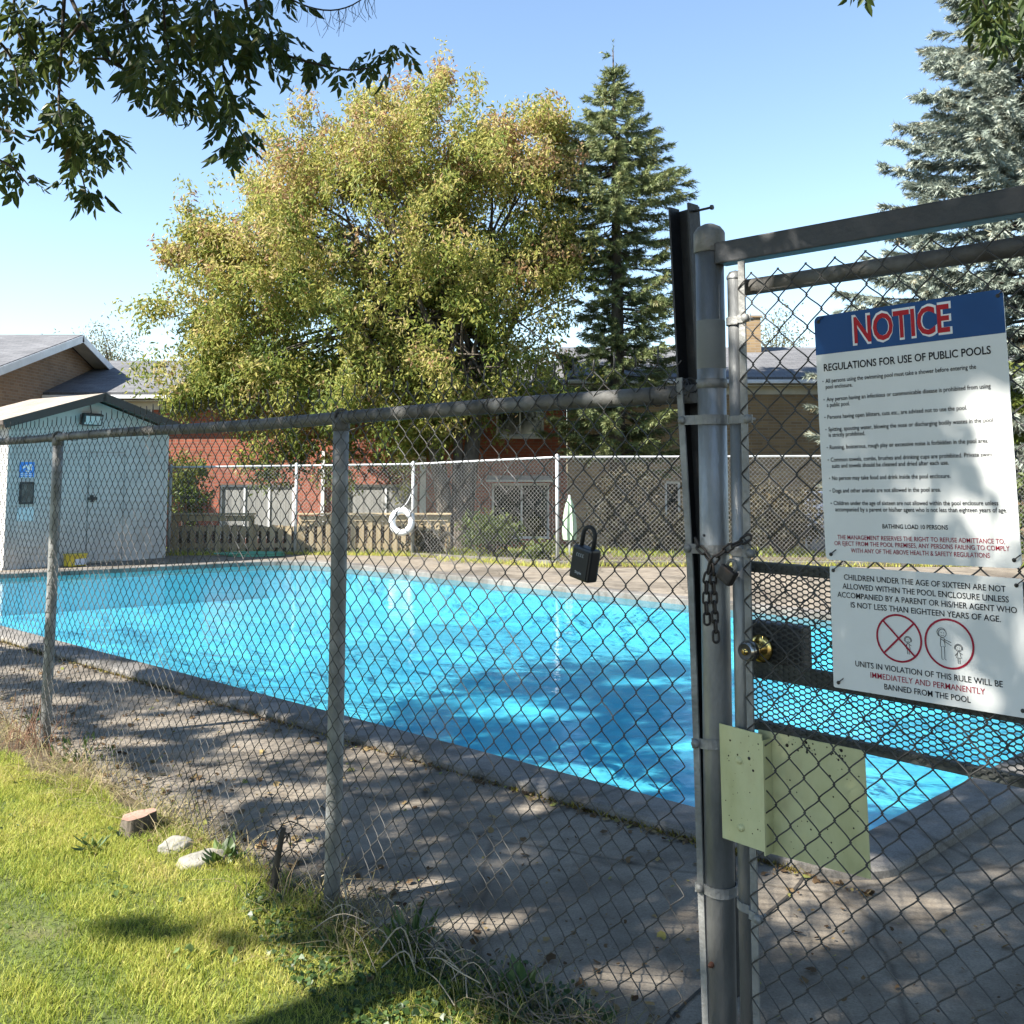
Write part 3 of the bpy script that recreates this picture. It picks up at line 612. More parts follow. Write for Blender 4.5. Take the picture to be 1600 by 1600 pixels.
figure(k2, -.0300, -.0400, .036, True); figure(k2, .0440, -.0420, .063, False); figure(k2, .0760, -.0460, .038, True)
k2.place('lettering', M['ink_black'], s2, f2)
d2 = Ink(); d2.line('IMMEDIATELY AND PERMANENTLY', -.1172, .125, -.1003, .0126, bold=.003)
d2.circle((-.0497, -.0092), .0486, .0042, n=56, lift=.0010); d2.circle((.0570, -.0085), .0492, .0042, n=56, lift=.0010)
q = .0470*math.sqrt(.5); d2.stroke([(-.0497-q, -.0092-q), (-.0497+q, -.0092+q)], .0040, .0012); d2.stroke([(-.0497-q, -.0092+q), (-.0497+q, -.0092-q)], .0040, .0014)
d2.place('lettering', M['ink_darkred'], s2, f2); ties(s2, f2, [(-.197, .124), (.195, .12), (-.194, -.122), (.195, -.12)])

# ------------------------------------------------------------------ key lock box on the fence, chain and padlock on the gate
lb = thing('key_lockbox', 'black key lock box with white digits hanging on the fence mesh', 'lock box', FP(1.31, 1.34, .06))
a = math.radians(-12); X = FE*math.cos(a)+np.array([0, 0, 1])*math.sin(a); Z = -FE*math.sin(a)+np.array([0, 0, 1])*math.cos(a); RL = axes(X, -FM, Z); lc = FP(1.322, 1.343, .062)
m = MB(); m.box(lc, (.072, .042, .092), RL, bev=.007); lbo = m.build('body', M['black_plastic'], lb)
m = MB(); m.box(lc+FM*.0215, (.060, .004, .078), RL, bev=.0015); m.build('front_cover', M['black_rubber'], lb)
m = MB(); th = np.linspace(0, math.pi, 14); m.tube([lc-X*.022+Z*.042]+[lc+Z*.078+X*-.022*math.cos(q)+Z*.024*math.sin(q) for q in th]+[lc+X*.022+Z*.042], .0062, 10); m.build('shackle', M['black_rubber'], lb)
ik = Ink()
for k in range(4): ik.stroke([(-.0125+k*.0075+.002, .0285), (-.0140+k*.0075, .0285), (-.0140+k*.0075, .0205), (-.0125+k*.0075+.002, .0205)], .0013, .0)
ik.line('Style', -.012, .012, -.0275, .0075, bold=.01, lift=.0)
ik.place('lettering', pm('dim_white_ink', (.42, .45, .5), 3, .6), lb, lambda V: lc+FM*.0241+V[:, :1]*X+V[:, 1:2]*Z)
ch = thing('chain', 'dark rusty chain looped round the gate post with its ends hanging down', 'chain', FP(1.72, 1.37, .06))
def Fpt(u, v, off):
    d = ray(u, v); o = P2+FM*off; k = np.dot(o-np.array([0, 0, EYE]), FM)/np.dot(d, FM); return np.array([0, 0, EYE])+d*k
def links(path, L=.030, r=.0031, w=.0105):
    P = np.array(path); d = np.concatenate([[0], np.cumsum(np.linalg.norm(np.diff(P, axis=0), axis=1))]); n = max(2, int(d[-1]/(L*.74)))
    for k in range(n):
        s = (k+.5)*d[-1]/n; c = np.array([np.interp(s, d, P[:, i]) for i in range(3)]); c2 = np.array([np.interp(s+.004, d, P[:, i]) for i in range(3)]); c1 = np.array([np.interp(s-.004, d, P[:, i]) for i in range(3)])
        T = unit(c2-c1+1e-9); A = unit(FM-T*np.dot(FM, T)); B = np.cross(T, A); A, B = (A*math.cos(.6)+B*math.sin(.6), B*math.cos(.6)-A*math.sin(.6))
        if k % 2: A, B = B, A
        th = np.linspace(0, 2*np.pi, 19); q = [c+T*(np.sign(math.cos(x))*(L/2-w*.72)+w*.72*math.cos(x))+B*w*.72*math.sin(x) for x in th]
        m = MB(); m.tube(q, r, 6); m.build('chain_link', M['chain'], ch)
links([Fpt(1086, 842, .036), Fpt(1092, 855, .052), Fpt(1104, 868, .056), Fpt(1112, 878, .058)])
links([Fpt(1112, 880, .058), Fpt(1124, 866, .058), Fpt(1140, 855, .056), Fpt(1158, 847, .05), Fpt(1172, 838, .035)])
links([Fpt(1110, 880, .052), Fpt(1104, 905, .05), Fpt(1103, 940, .05), Fpt(1105, 975, .05)]); links([Fpt(1113, 882, .056), Fpt(1115, 920, .05), Fpt(1117, 960, .05), Fpt(1119, 1002, .05)])
pk = thing('padlock', 'dark padlock hanging tilted from the chain on the gate post', 'padlock', Fpt(1137, 897, .06)); c = Fpt(1136, 898, .064)
a = math.radians(32); X = FE*math.cos(a)-np.array([0, 0, 1])*math.sin(a); Z = FE*math.sin(a)+np.array([0, 0, 1])*math.cos(a); RP = axes(X, -FM, Z)
m = MB(); m.box(c, (.044, .024, .038), RP, bev=.005); m.build('body', M['chain'], pk)
m = MB(); m.tube([c-X*.013+Z*.015]+[c+Z*.026-X*.013*math.cos(q)+Z*.014*math.sin(q) for q in np.linspace(0, math.pi, 10)]+[c+X*.013+Z*.015], .0042, 8); m.build('shackle', M['galv_old'], pk)

# ------------------------------------------------------------------ far fence along the other side of the pool
ff = thing('chain_link_fence', 'bright galvanised chain link fence beyond the pool in front of the brick houses', 'fence', (0, 17.6, 0))
fpts = np.array([[-9.6, 19.0], [-6.55, 19.25], [-4.18, 19.45], [-1.89, 19.2], [.79, 17.5], [3.7, 17.45], [6.6, 17.42], [9.5, 17.4], [12.4, 17.35]]); fz = np.array([1.64, 1.66, 1.69, 1.72, 1.83, 1.84, 1.85, 1.86, 1.86])
fd = np.concatenate([[0], np.cumsum(np.linalg.norm(np.diff(fpts, axis=0), axis=1))])
def farplace(x, z, d):
    X, Y, H_ = np.interp(x, fd, fpts[:, 0]), np.interp(x, fd, fpts[:, 1]), np.interp(x, fd, fz); return np.column_stack([X, Y-.03+d, z*H_/1.83])
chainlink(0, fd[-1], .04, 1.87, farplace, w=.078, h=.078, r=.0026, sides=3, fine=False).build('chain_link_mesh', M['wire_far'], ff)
m = MB(); xs = np.linspace(0, fd[-1], 120); P = farplace(xs, np.full(120, 1.83), np.full(120, .03)); m.tube(P, .021, 10); m.build('top_rail', M['post_far'], ff)
for i in range(len(fpts)):
    m = MB(); m.tube([(fpts[i, 0], fpts[i, 1], -.1), (fpts[i, 0], fpts[i, 1], fz[i]+.03)], .032, 12); m.lathe([(.036, 0), (.036, .02), (0, .045)], (fpts[i, 0], fpts[i, 1], fz[i]+.02), None, 12); m.build('post', M['post_far'], ff)
kb = MB()
for i in range(3, len(fpts)-1):
    a, b = np.append(fpts[i], .0), np.append(fpts[i+1], .0); x = unit(b-a); kb.box((a+b)/2+np.array([0, -.12 if i > 3 else -.1, .01]), (np.linalg.norm(b-a)-.02, .10, .07), axes(x, np.cross((0, 0, 1), x), (0, 0, 1)))
tag(kb.build('concrete_kerb', M['coping']), 'low pale concrete kerb at the foot of the far chain link fence', 'kerb')

# life ring
lr = thing('life_ring', 'white life ring hanging on the far fence beside a post', 'life ring', (0, 0, 0)); lc = at(628, 815, 18.95); lr.location = lc
m = MB(); th = np.linspace(0, 2*np.pi, 41); m.tube([lc+np.array([.185*math.cos(a), .02*math.sin(a), .205*math.sin(a)]) for a in th], .062, 16, cap=False); m.build('ring', M['buoy'], lr)
for a in np.radians([45, 135, 225, 315]):
    c = lc+np.array([.185*math.cos(a), 0, .205*math.sin(a)]); rd = unit([math.cos(a), 0, math.sin(a)])
    m = MB(); m.tube([c+.0665*(rd*math.cos(q)+np.array([0, -1, 0])*math.sin(q)) for q in np.linspace(0, 2*np.pi, 17)], .008, 6); m.build('band', pm('grey_band_ring', (.45, .46, .48), 4, .6), lr)
m = MB(); m.tube(smoothpath([lc+np.array([0, .03, .26]), lc+np.array([.1, .06, .35]), np.array([-1.89, 19.16, 1.25])], 8), .006, 6); m.build('rope', M['white_trim'], lr)

# weathered wooden fence behind it
def picket_fence(u0, u1, Y, top, rail, label, ptop):
    a, b = at(u0, 800, Y)[0], at(u1, 800, Y)[0]; t = thing('wooden_fence', label, 'fence', ((a+b)/2, Y, 0), 'low wooden yard fences'); k = 0; x = a+.05
    while x < b-.05:
        h = ptop+rng.normal()*.012; m = MB(); m.box((x, Y+rng.normal()*.003, h/2-.04), (.095, .02, h), None); m.build('picket', M['wood_fence'], t)
        m = MB(); m.box((x+.083, Y+.085, h/2-.05), (.095, .02, h-.02), None); m.build('picket', M['wood_shade'], t); x += .166
    m = MB(); m.box(((a+b)/2, Y+.037, ptop-.12), (b-a, .052, .085)); m.box(((a+b)/2, Y+.037, .12), (b-a, .052, .085)); m.build('rail', M['wood_fence'], t)
    for x in (a, b): m = MB(); m.box((x, Y+.037, top/2-.04), (.09, .09, top+.02), None, bev=.006); m.build('post', M['wood_fence'], t)
    if rail: m = MB(); m.box(((a+b)/2, Y+.0, top), (b-a+.14, .15, .035), None, bev=.004); m.box(((a+b)/2, Y-.014, top-.085), (b-a, .022, .11)); m.build('cap_rail', M['wood_fence'], t)
picket_fence(272, 393, 19.95, .74, True, 'low weathered wooden fence with cap rail beside the white shed', .56)
picket_fence(396, 466, 20.0, .56, False, 'low weathered picket fence without cap rail in front of the grey panel', .56)
picket_fence(470, 700, 19.95, .74, True, 'low weathered wooden fence behind the white life ring', .66)

# ------------------------------------------------------------------ houses
def wall(name, parent, mat, o, ax, nrm, L, z0, z1, holes, deep=.12, top=None):
    """brick wall with openings; holes = (s0, s1, z0, z1); ax along, nrm outwards"""
    o, ax, nrm = map(lambda q: np.array(q, float), (o, ax, nrm)); up = np.array([0, 0, 1.]); m = MB()
    xs = sorted({0, L, *[h[0] for h in holes], *[h[1] for h in holes]}); zs = sorted({z0, z1, *[h[2] for h in holes], *[h[3] for h in holes]})
    for i in range(len(xs)-1):
        for j in range(len(zs)-1):
            cx, cz = (xs[i]+xs[i+1])/2, (zs[j]+zs[j+1])/2
            if any(h[0] < cx < h[1] and h[2] < cz < h[3] for h in holes): continue
            m.quad(*[o+ax*x+up*z for x, z in ((xs[i], zs[j]), (xs[i+1], zs[j]), (xs[i+1], zs[j+1]), (xs[i], zs[j+1]))])
    for s0, s1, a, b in holes:
        c = [(s0, a), (s1, a), (s1, b), (s0, b)]
        for k in range(4):
            p, q = c[k], c[(k+1) % 4]; m.quad(o+ax*p[0]+up*p[1], o+ax*p[0]+up*p[1]-nrm*deep, o+ax*q[0]+up*q[1]-nrm*deep, o+ax*q[0]+up*q[1])
    if top: m.prism(top, o, ax, up, -nrm, .2)
    m.quad(o-nrm*.25+up*z0, o-nrm*.25+up*z1, o-nrm*.25+ax*L+up*z1, o-nrm*.25+ax*L+up*z0)
    return m.build(name, mat, parent)
def window(name, parent, o, ax, nrm, h, mull, pane='glass_dark', frame='white_trim', fw=.06, sill=True, deep=.07, curtain=False):
    o, ax, nrm = map(lambda q: np.array(q, float), (o, ax, nrm)); up = np.array([0, 0, 1.]); s0, s1, a, b = h; Rm = axes(ax, -nrm, up); m = MB(); d = -nrm*deep
    for s in (s0+fw/2, s1-fw/2): m.box(o+ax*s+up*(a+b)/2+d, (fw, .06, b-a), Rm)
    for z in (a+fw/2, b-fw/2): m.box(o+ax*(s0+s1)/2+up*z+d, (s1-s0-2*fw, .058, fw), Rm)
    for f in mull: m.box(o+ax*(s0+(s1-s0)*f)+up*(a+b)/2+d, (fw*.8, .05, b-a-2*fw), Rm)
    fo = m.build(name, M[frame], parent)
    g = MB(); g.box(o+ax*(s0+s1)/2+up*(a+b)/2+d-nrm*.006, (s1-s0-2*fw, .012, b-a-2*fw), Rm); g.build('pane', M[pane], fo)
    if sill: q = MB(); q.box(o+ax*(s0+s1)/2+up*(a-.03)+nrm*.03, (s1-s0+.1, .14, .055), Rm); q.build('sill', M[frame], fo)
    return fo
def slope(name, parent, mat, p, ax, dn, L, run, thick=.10, under=None):
    """roof slab: p = ridge corner, ax along the ridge, dn down the slope; shingles mapped in metres"""
    p, ax, dn = np.array(p, float), unit(ax), unit(dn); nn = np.cross(ax, dn); nn = nn if nn[2] > 0 else -nn
    m = MB(); m.box(p+ax*L/2+dn*run/2-nn*thick/2, (L, run, thick), axes(ax, dn, nn)); o = m.build(name, mat, parent)
    uv = o.data.uv_layers.new(name='UVMap')
    for lp in o.data.loops:
        v = np.array(o.data.vertices[lp.vertex_index].co[:])-p; uv.data[lp.index].uv = (float(v@ax), float(v@dn))
    return o
WY = 26.3; GZ = -.75
def hole(u0, u1, v0, v1, X0): a, b = at(u0, v1, WY), at(u1, v0, WY); return (a[0]-X0, b[0]-X0, a[2], b[2])
def house(name, label, X0, X1, ze, zr, mat, specs, Ye=25.9, Yr=30.2):
    t = thing(name, label, 'house', ((X0+X1)/2, WY, GZ)); o = (X0, WY, 0); hs = [hole(*s[:4], X0) for s in specs]
    hs = [(h[0], h[1], max(h[2], GZ+.12), h[3]) for h in hs]
    wall('wall', t, mat, o, (1, 0, 0), (0, -1, 0), X1-X0, GZ, ze-.12, hs)
    for h, s in zip(hs, specs): window(s[5], t, o, (1, 0, 0), (0, -1, 0), h, s[4], pane=s[6], sill=s[5] == 'window')
    dn = np.array([0, Ye-Yr, ze-zr]); slope('roof', t, M['roof_grey'], (X0-.02, Yr, zr), (1, 0, 0), dn, X1-X0+.04, np.linalg.norm(dn)+.02)
    slope('roof', t, M['roof_grey'], (X0-.02, Yr+.001, zr), (1, 0, 0), dn*np.array([1, -1, 1]), X1-X0+.04, np.linalg.norm(dn))
    m = MB(); m.box(((X0+X1)/2, Ye-.05, ze-.13), (X1-X0, .11, .10), None, bev=.02); m.build('gutter', M['white_trim'], t)
    m = MB(); m.box(((X0+X1)/2, (Ye+WY)/2+.03, ze-.215), (X1-X0-.02, WY-Ye-.03, .03)); m.box(((X0+X1)/2, WY-.012, ze-.33), (X1-X0-.02, .024, .2)); m.build('soffit', M['cream_trim'], t)
    return t
XA, XB, XC = -12.19, 1.45, 15.
ha = house('row_house', 'red brick row house with grey shingle roof behind the yellow green maple', XA, XB-.01, 3.63, 4.93, M['brick_red'],
  [(205, 238, 632, 655, [], 'window', 'glass_dark'), (341, 460, 757, 842, [.33, .66], 'patio_door', 'curtain'), (541, 652, 757, 842, [.55], 'patio_door', 'curtain'), (768, 858, 755, 842, [.52], 'patio_door', 'glass_dark'), (775, 850, 637, 682, [.5], 'window', 'glass_dark')])
hb = house('row_house', 'yellow brick row house with grey roof behind the green spruce and the gate', XB+.01, XC, 4.03, 5.34, M['brick_yellow'],
  [(1040, 1063, 752, 848, [], 'door', 'glass_dark'), (1320, 1420, 640, 690, [.5], 'window', 'glass_dark')])
for t, u, v0, v1, w, mt in ((ha, 336, 543, 600, .42, 'brick_red'), (hb, 1172, 498, 560, .5, 'brick_yellow')):
    a, b = at(u, v0, 29.6), at(u, v1, 29.6); m = MB(); m.box((a[0], 29.6, (a[2]+b[2])/2), (w, .5, a[2]-b[2])); m.box((a[0], 29.6, a[2]+.03), (w+.08, .58, .06)); m.build('chimney', M[mt], t)
def onroof(u, v, ze, Ye=25.9): # where a view ray meets the front slope
    d = ray(u, v); k = (ze-1.6-.305*Ye)/(d[2]-.305*d[1]); return np.array([0, 0, EYE])+d*k
c = onroof(250, 573, 3.63); m = MB(); m.box(c+np.array([0, 0, .05]), (.25, .25, .14), None, bev=.02); m.build('roof_vent', M['black_plastic'], ha)
c = onroof(888, 577, 4.03); m = MB(); m.lathe([(.12, -.05), (.12, .12), (.24, .16), (.25, .22), (.16, .32), (0, .36)], c, None, 16); m.build('roof_vent', M['black_plastic'], hb)
c = onroof(845, 579, 3.63); m = MB(); sl_ = unit([0, 1, .305]); m.box(c+np.array([0, 0, .05]), (.55, .7, .1), axes((1, 0, 0), sl_, np.cross((1, 0, 0), sl_)), bev=.01); m.build('skylight', pm('skylight_plastic', (.25, .36, .5), 3, .15), ha)
for u in (505, 661):
    a, b = at(u, 705, WY-.07), at(u, 838, WY-.07); m = MB(); m.box((a[0], WY-.05, (a[2]+GZ)/2), (.09 if u < 600 else .16, .07, a[2]-GZ)); m.build('downpipe', M['white_trim'], ha)
m = MB(); a = at(812, 748, WY-.4); m.box((a[0], WY-.3, a[2]), (1.7, .6, .05), axes((1, 0, 0), unit((0, 1, .18)), unit((0, -.18, 1)))); m.build('awning', M['white_trim'], ha)
# taller gable-fronted house at the left, ridge along X, its gable wall faces right
gh = thing('gable_house', 'tan brick gable end house with white rake boards at the far left', 'house', (-14, 27, GZ)); RX = -11.7; RZ = 5.29; RYY = 27.
m = MB(); m.prism([(22.9, GZ), (31.1, GZ), (31.1, 3.9), (27., 5.13), (22.9, 3.9)], (-12.2, 0, 0), (0, 1, 0), (0, 0, 1), (-1, 0, 0), 14); m.build('wall', M['brick_tan'], gh)
for s in (-1, 1):
    dn = np.array([0, s*4.6, -1.40]); slope('roof', gh, M['roof_grey'], (RX, RYY+.0005*s, RZ), (-1, 0, 0), dn, 14.5, np.linalg.norm(dn))
    nn = unit(np.cross((1, 0, 0), dn)); nn = nn if nn[2] > 0 else -nn; m = MB(); L = np.linalg.norm(dn); c = np.array([RX+.014, RYY, RZ])+dn/2-nn*.115
    m.box(c, (.026, L, .19), axes((1, 0, 0), unit(dn), np.cross((1, 0, 0), unit(dn)))); m.build('rake_board', M['white_trim'], gh)
    m = MB(); c = np.array([(RX-12.2)/2, RYY, RZ])+dn/2-nn*.12; m.box(c, (12.2+RX-.04, L-.1, .02), axes((1, 0, 0), unit(dn), np.cross((1, 0, 0), unit(dn)))); m.build('soffit', M['cream_trim'], gh)

# ------------------------------------------------------------------ white pool shed
SL, SR = G(3, 891)[:2], G(257, 871)[:2]; SW_ = np.linalg.norm(SR-SL); sx = np.append((SR-SL)/SW_, 0); sn = np.array([sx[1], -sx[0], 0]); so3 = np.append(SL, 0.); UP = np.array([0, 0, 1.])
sh = thing('pool_shed', 'white sided pool shed with brown gable roof at the left end of the pool', 'shed', so3+sx*SW_/2)
def sat(u, v, off=0.):
    d = ray(u, v); o = so3+sn*off; k = np.dot(o-np.array([0, 0, EYE]), sn)/np.dot(d, sn); P = np.array([0, 0, EYE])+d*k; return np.dot(P-so3, sx), P[2]
PKS, PKZ = sat(145, 613, .3); PT = .31; EZ = PKZ-PT*SW_/2-.16
PKS = SW_/2
def gz(s): return PKZ-.13-PT*abs(s-SW_/2)
ds0, ds1, dz1 = sat(137, 780)[0], sat(191, 780)[0], sat(160, 708)[1]
m = MB(); p = .115
def laps(m, s0, s1, z0, z1, base, clip=True):
    z = z0
    while z < z1-1e-4:
        zt = min(z+p, z1)
        a0, a1, b0, b1 = s0, s1, s0, s1
        if clip:
            f = lambda zz: max(0, (PKZ-.13-zz)/PT)
            a0, a1 = max(s0, SW_/2-f(z)), min(s1, SW_/2+f(z)); b0, b1 = max(s0, SW_/2-f(zt)), min(s1, SW_/2+f(zt))
            if a1-a0 < .02: break
        q = lambda s, zz, o: so3+sx*s+UP*zz+sn*(base+o)
        m.quad(q(a0, z, .020), q(a1, z, .020), q(b1, zt+.006, .004), q(b0, zt+.006, .004)); m.quad(q(a0, z, .020), q(a0, z+.012, .0015), q(a1, z+.012, .0015), q(a1, z, .020), mi=1); z = zt
laps(m, 0, ds0-.02, .0, dz1+.03, 0); laps(m, ds1+.02, SW_, .0, dz1+.03, 0); laps(m, 0, SW_, dz1+.03, PKZ-.15, 0)
m.prism([(0, 0), (SW_, 0), (SW_, gz(SW_)), (SW_/2, gz(SW_/2)), (0, gz(0))], so3-sn*.001, sx, UP, -sn, 1.9); m.build('wall', [M['siding'], M['lap_shade']], sh)
m = MB(); laps(m, ds0, ds1, .03, dz1, .012, False); c = so3+sx*(ds0+ds1)/2+UP*(dz1/2+.015)+sn*.004; m.box(c, (ds1-ds0, .014, dz1-.03), axes(sx, -sn, UP)); dr = m.build('door', [M['siding'], M['lap_shade']], sh)
m = MB(); c = so3+sx*(ds0+.06)+UP*sat(141, 779)[1]+sn*.05; m.box(c, (.17, .03, .05), axes(sx, -sn, UP), bev=.008); m.box(c-sn*.02+UP*.0, (.05, .03, .12), axes(sx, -sn, UP), bev=.006); m.build('handle', M['black_steel'], dr)
for s in (.035, SW_-.035): m = MB(); m.box(so3+sx*s+UP*(gz(0)/2-.02)+sn*.018, (.07, .03, gz(0)-.1), axes(sx, -sn, UP)); m.build('corner_trim', M['siding'], sh)
for s in (-1, 1):
    ax = -sn; dn = sx*s*(SW_/2+.25)-UP*PT*(SW_/2+.25); slope('roof', sh, M['roof_shed'], so3+sx*SW_/2+UP*PKZ+sn*.30+sx*.0005*s, ax, dn, 2.5, np.linalg.norm(dn), .07)
    nn = unit(np.cross(sn, dn)); nn = nn if nn[2] > 0 else -nn; L = np.linalg.norm(dn); m = MB(); m.box(so3+sx*SW_/2+UP*PKZ+sn*.313+dn/2-nn*.066, (.024, L, .135), axes(sn, unit(dn), np.cross(sn, unit(dn)))); m.build('rake_board', M['fascia_brown'], sh)
RS = axes(sx, -sn, UP)
def on_shed(u0, u1, v0, v1, off=.02):
    a, b = sat(u0, v1, off), sat(u1, v0, off); return so3+sx*(a[0]+b[0])/2+UP*(a[1]+b[1])/2+sn*off, b[0]-a[0], b[1]-a[1]
c, w, h = on_shed(128, 159, 647, 664, .1); tl = axes(sx, unit(-sn+UP*.35), unit(UP+sn*.35)); ld = thing('floodlight', 'black floodlight under the gable of the white shed', 'floodlight', c)
m = MB(); m.box(c, (w, .09, h), tl, bev=.01); m.build('housing', M['black_plastic'], ld)
m = MB(); m.box(c+tl[:, 1]*-.048, (w*.84, .006, h*.74), tl); m.build('lens', pm('pale_lens', (.45, .47, .46), 3, .15), ld)
m = MB(); m.tube(smoothpath([c+UP*.1-sn*.02, c+UP*.24-sn*.06, c+UP*.30-sn*.09], 8), .008, 6); m.box(c-sn*.06, (.05, .08, .05), RS); m.build('bracket', M['black_steel'], ld)
c, w, h = on_shed(30, 54, 722, 746, .022); bs = thing('pool_sign', 'small blue sign with white figures on the shed wall', 'sign', c); m = MB(); m.box(c, (w, .006, h), RS); m.build('panel', pm('bright_blue', (.02, .22, .66), 3, .4), bs)
ik = Ink()
for k in range(3): xs = np.linspace(-w*.42, w*.42, 24); ik.stroke(np.column_stack([xs, -h*.25-k*.032+.008*np.sin(xs*70)]), .012)
ik.stroke([(-w*.3, h*.1), (-w*.05, h*.28), (w*.1, h*.05), (w*.34, h*.02)], .035); ik.circle((w*.22, h*.24), .018, .03); ik.stroke([(-w*.1, h*.0), (w*.0, -h*.12), (w*.2, -h*.1)], .03)
ik.place('lettering', M['white_ink'], bs, lambda V: c+sn*.004+V[:, :1]*sx+V[:, 1:2]*UP)
c, w, h = on_shed(30, 53, 753, 788, .03); nb = thing('notice_board', 'black framed notice board on the shed wall below the blue sign', 'notice board', c); m = MB(); m.box(c, (w, .04, h), RS, bev=.006); m.build('frame', M['black_steel'], nb); m = MB(); m.box(c+sn*.0215, (w*.78, .004, h*.82), RS); m.build('panel', pm('dark_paper', [(.4, (.05, .045, .04)), (.6, (.11, .10, .09))], 9, .5), nb)
c, w, h = on_shed(26, 53, 792, 815, .022); ps = thing('paper_sign', 'pale blue white rules sheet on the shed wall below the notice board', 'sign', c); m = MB(); m.box(c, (w, .005, h), RS); m.build('panel', pm('pale_sheet', (.50, .62, .65), 3, .5), ps)
c = G(117, 885)+np.array([0, 0, .10]); by = thing('storage_box', 'yellow and white plastic box on the pavement by the shed door', 'box', c-UP*.10); m = MB(); m.box(c, (.30, .20, .19), RS, bev=.02); m.build('tub', pm('yellow_plastic', (.55, .42, .03), 4, .4), by); m = MB(); m.box(c+sx*.04-UP*.02+sn*.102, (.20, .006, .10), RS); m.build('panel', pm('pale_panel', (.55, .6, .7), 4, .4), by)
m = MB(); m.box(c+UP*.10, (.32, .22, .03), RS, bev=.006); m.build('lid', pm('yellow_lid', (.50, .40, .05), 4, .4), by)
c = G(395, 869); pts = []
for k in range(150): a = k*.21; rr = .38+.05*math.sin(k*.37); pts.append(c+np.array([rr*1.5*math.cos(a)+.1*math.sin(k*.05), rr*.55*math.sin(a), .015+.012*(k//30)]))
m = MB(); m.tube(pts, .011, 6); tag(m.build('garden_hose', pm('green_hose', (.10, .30, .20), 6, .4)), 'coiled green garden hose on the far pavement left of the pool end', 'hose')
# things in the yard beyond the far fence
c = at(1273, 772, 20.25); sb = thing('storage_bin', 'blue grey plastic bin in the yard beyond the far fence', 'bin', (c[0], 20.25, 0)); m = MB(); m.box((c[0], 20.25, .55), (.34, .34, 1.14), None, bev=.02); m.build('body', pm('bluegrey_plastic', (.13, .16, .22), 4, .4), sb); m = MB(); m.box((c[0], 20.23, 1.15), (.38, .4, .06), None, bev=.015); m.build('lid', pm('bluegrey_lid', (.12, .15, .21), 4, .4), sb)
c = at(890, 840, 19.7); pu = thing('patio_umbrella', 'pale green folded patio umbrella beyond the far fence', 'umbrella', (c[0], 19.7, -.1)); m = MB(); pr = []
th = np.arange(16)*2*np.pi/16
zz = np.linspace(.25, 1.08, 7); rr = [.10, .115, .11, .10, .085, .06, .015]; V = np.array([[c[0]+r*(1+.35*(k % 2))*math.cos(a), 19.7+r*(1+.35*(k % 2))*math.sin(a), z] for z, r in zip(zz, rr) for k, a in enumerate(th)]); i = np.arange(6)[:, None]*16; j = np.arange(16)[None]; m.add(V, np.stack([i+j, i+(j+1) % 16, i+16+(j+1) % 16, i+16+j], -1).reshape(-1, 4)); m.build('canopy', pm('pale_green_canvas', (.36, .50, .34), 5, .9), pu)
m = MB(); m.tube([(c[0], 19.7, -.2), (c[0], 19.7, 1.12)], .02, 8); m.build('pole', M['white_trim'], pu)

# ------------------------------------------------------------------ foliage
def leaf_arrays(P, D, S_, L, wid, curl=.25):
    """P base, D direction, S_ side (unit), lengths L -> folded four-point leaves (2 triangles sharing the midrib)"""
    n = len(P); L = np.broadcast_to(L, (n,))[:, None]; NN = np.cross(D, S_)
    a = P; t = P+D*L-NN*L*curl*.6; l = P+D*L*.45+S_*L*wid+NN*L*.12*curl; r = P+D*L*.45-S_*L*wid+NN*L*.12*curl
    V = np.stack([a, l, t, r], 1).reshape(-1, 3); b = np.arange(n)[:, None]*4; return V, np.vstack([b+[[0, 1, 2]], b+[[0, 2, 3]]])
def rand_units(n): v = rng.normal(size=(n, 3)); return v/np.linalg.norm(v, axis=1)[:, None]
def perp(D): s = np.cross(D, rand_units(len(D))); return s/(np.linalg.norm(s, axis=1)[:, None]+1e-9)
def crown(name, parent, centres, per, spread, L, wid, mat, tint, droop=.5, flat=.75, tvar=.12):
    n = len(centres)*per; P = np.repeat(centres, per, 0)+np.clip(rng.normal(size=(n, 3)), -2, 2)*spread*np.array([1, 1, flat])
    D = rand_units(n); D[:, 2] -= droop; D /= np.linalg.norm(D, axis=1)[:, None]
    V, F = leaf_arrays(P, D, perp(D), L*(.6+.8*rng.random(n)), wid); m = MB(); m.add(V, F)
    tt = np.clip(np.repeat(tint, per)+rng.normal(size=n)*tvar, 0, 1); return m.build(name, mat, parent, np.concatenate([tt, tt]))
def limbs(m, root, tips, r0, mid=.5, lift=.3, r1=.008, sides=6):
    for tp in tips:
        d = np.asarray(tp)-root; L = np.linalg.norm(d); mp = root+d*mid+np.array([0, 0, lift*L*.3])+rng.normal(size=3)*L*.04
        path = smoothpath([root, mp, tp], 9); m.tube(path, np.linspace(r0, r1, 9), sides, cap=False)
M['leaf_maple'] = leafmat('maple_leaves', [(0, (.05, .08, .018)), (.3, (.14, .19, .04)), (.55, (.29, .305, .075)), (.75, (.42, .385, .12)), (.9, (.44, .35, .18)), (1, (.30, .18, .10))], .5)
M['leaf_ash'] = leafmat('ash_leaves', [(0, (.03, .05, .014)), (.5, (.06, .09, .022)), (.85, (.115, .13, .035)), (1, (.17, .13, .05))], .35, .45, .3)
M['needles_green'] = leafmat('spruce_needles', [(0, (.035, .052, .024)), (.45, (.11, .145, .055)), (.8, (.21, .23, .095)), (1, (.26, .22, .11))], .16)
M['needles_blue'] = leafmat('blue_spruce_needles', [(0, (.06, .078, .065)), (.45, (.18, .215, .18)), (.8, (.30, .33, .27)), (.93, (.29, .25, .15)), (1, (.24, .15, .07))], .1)
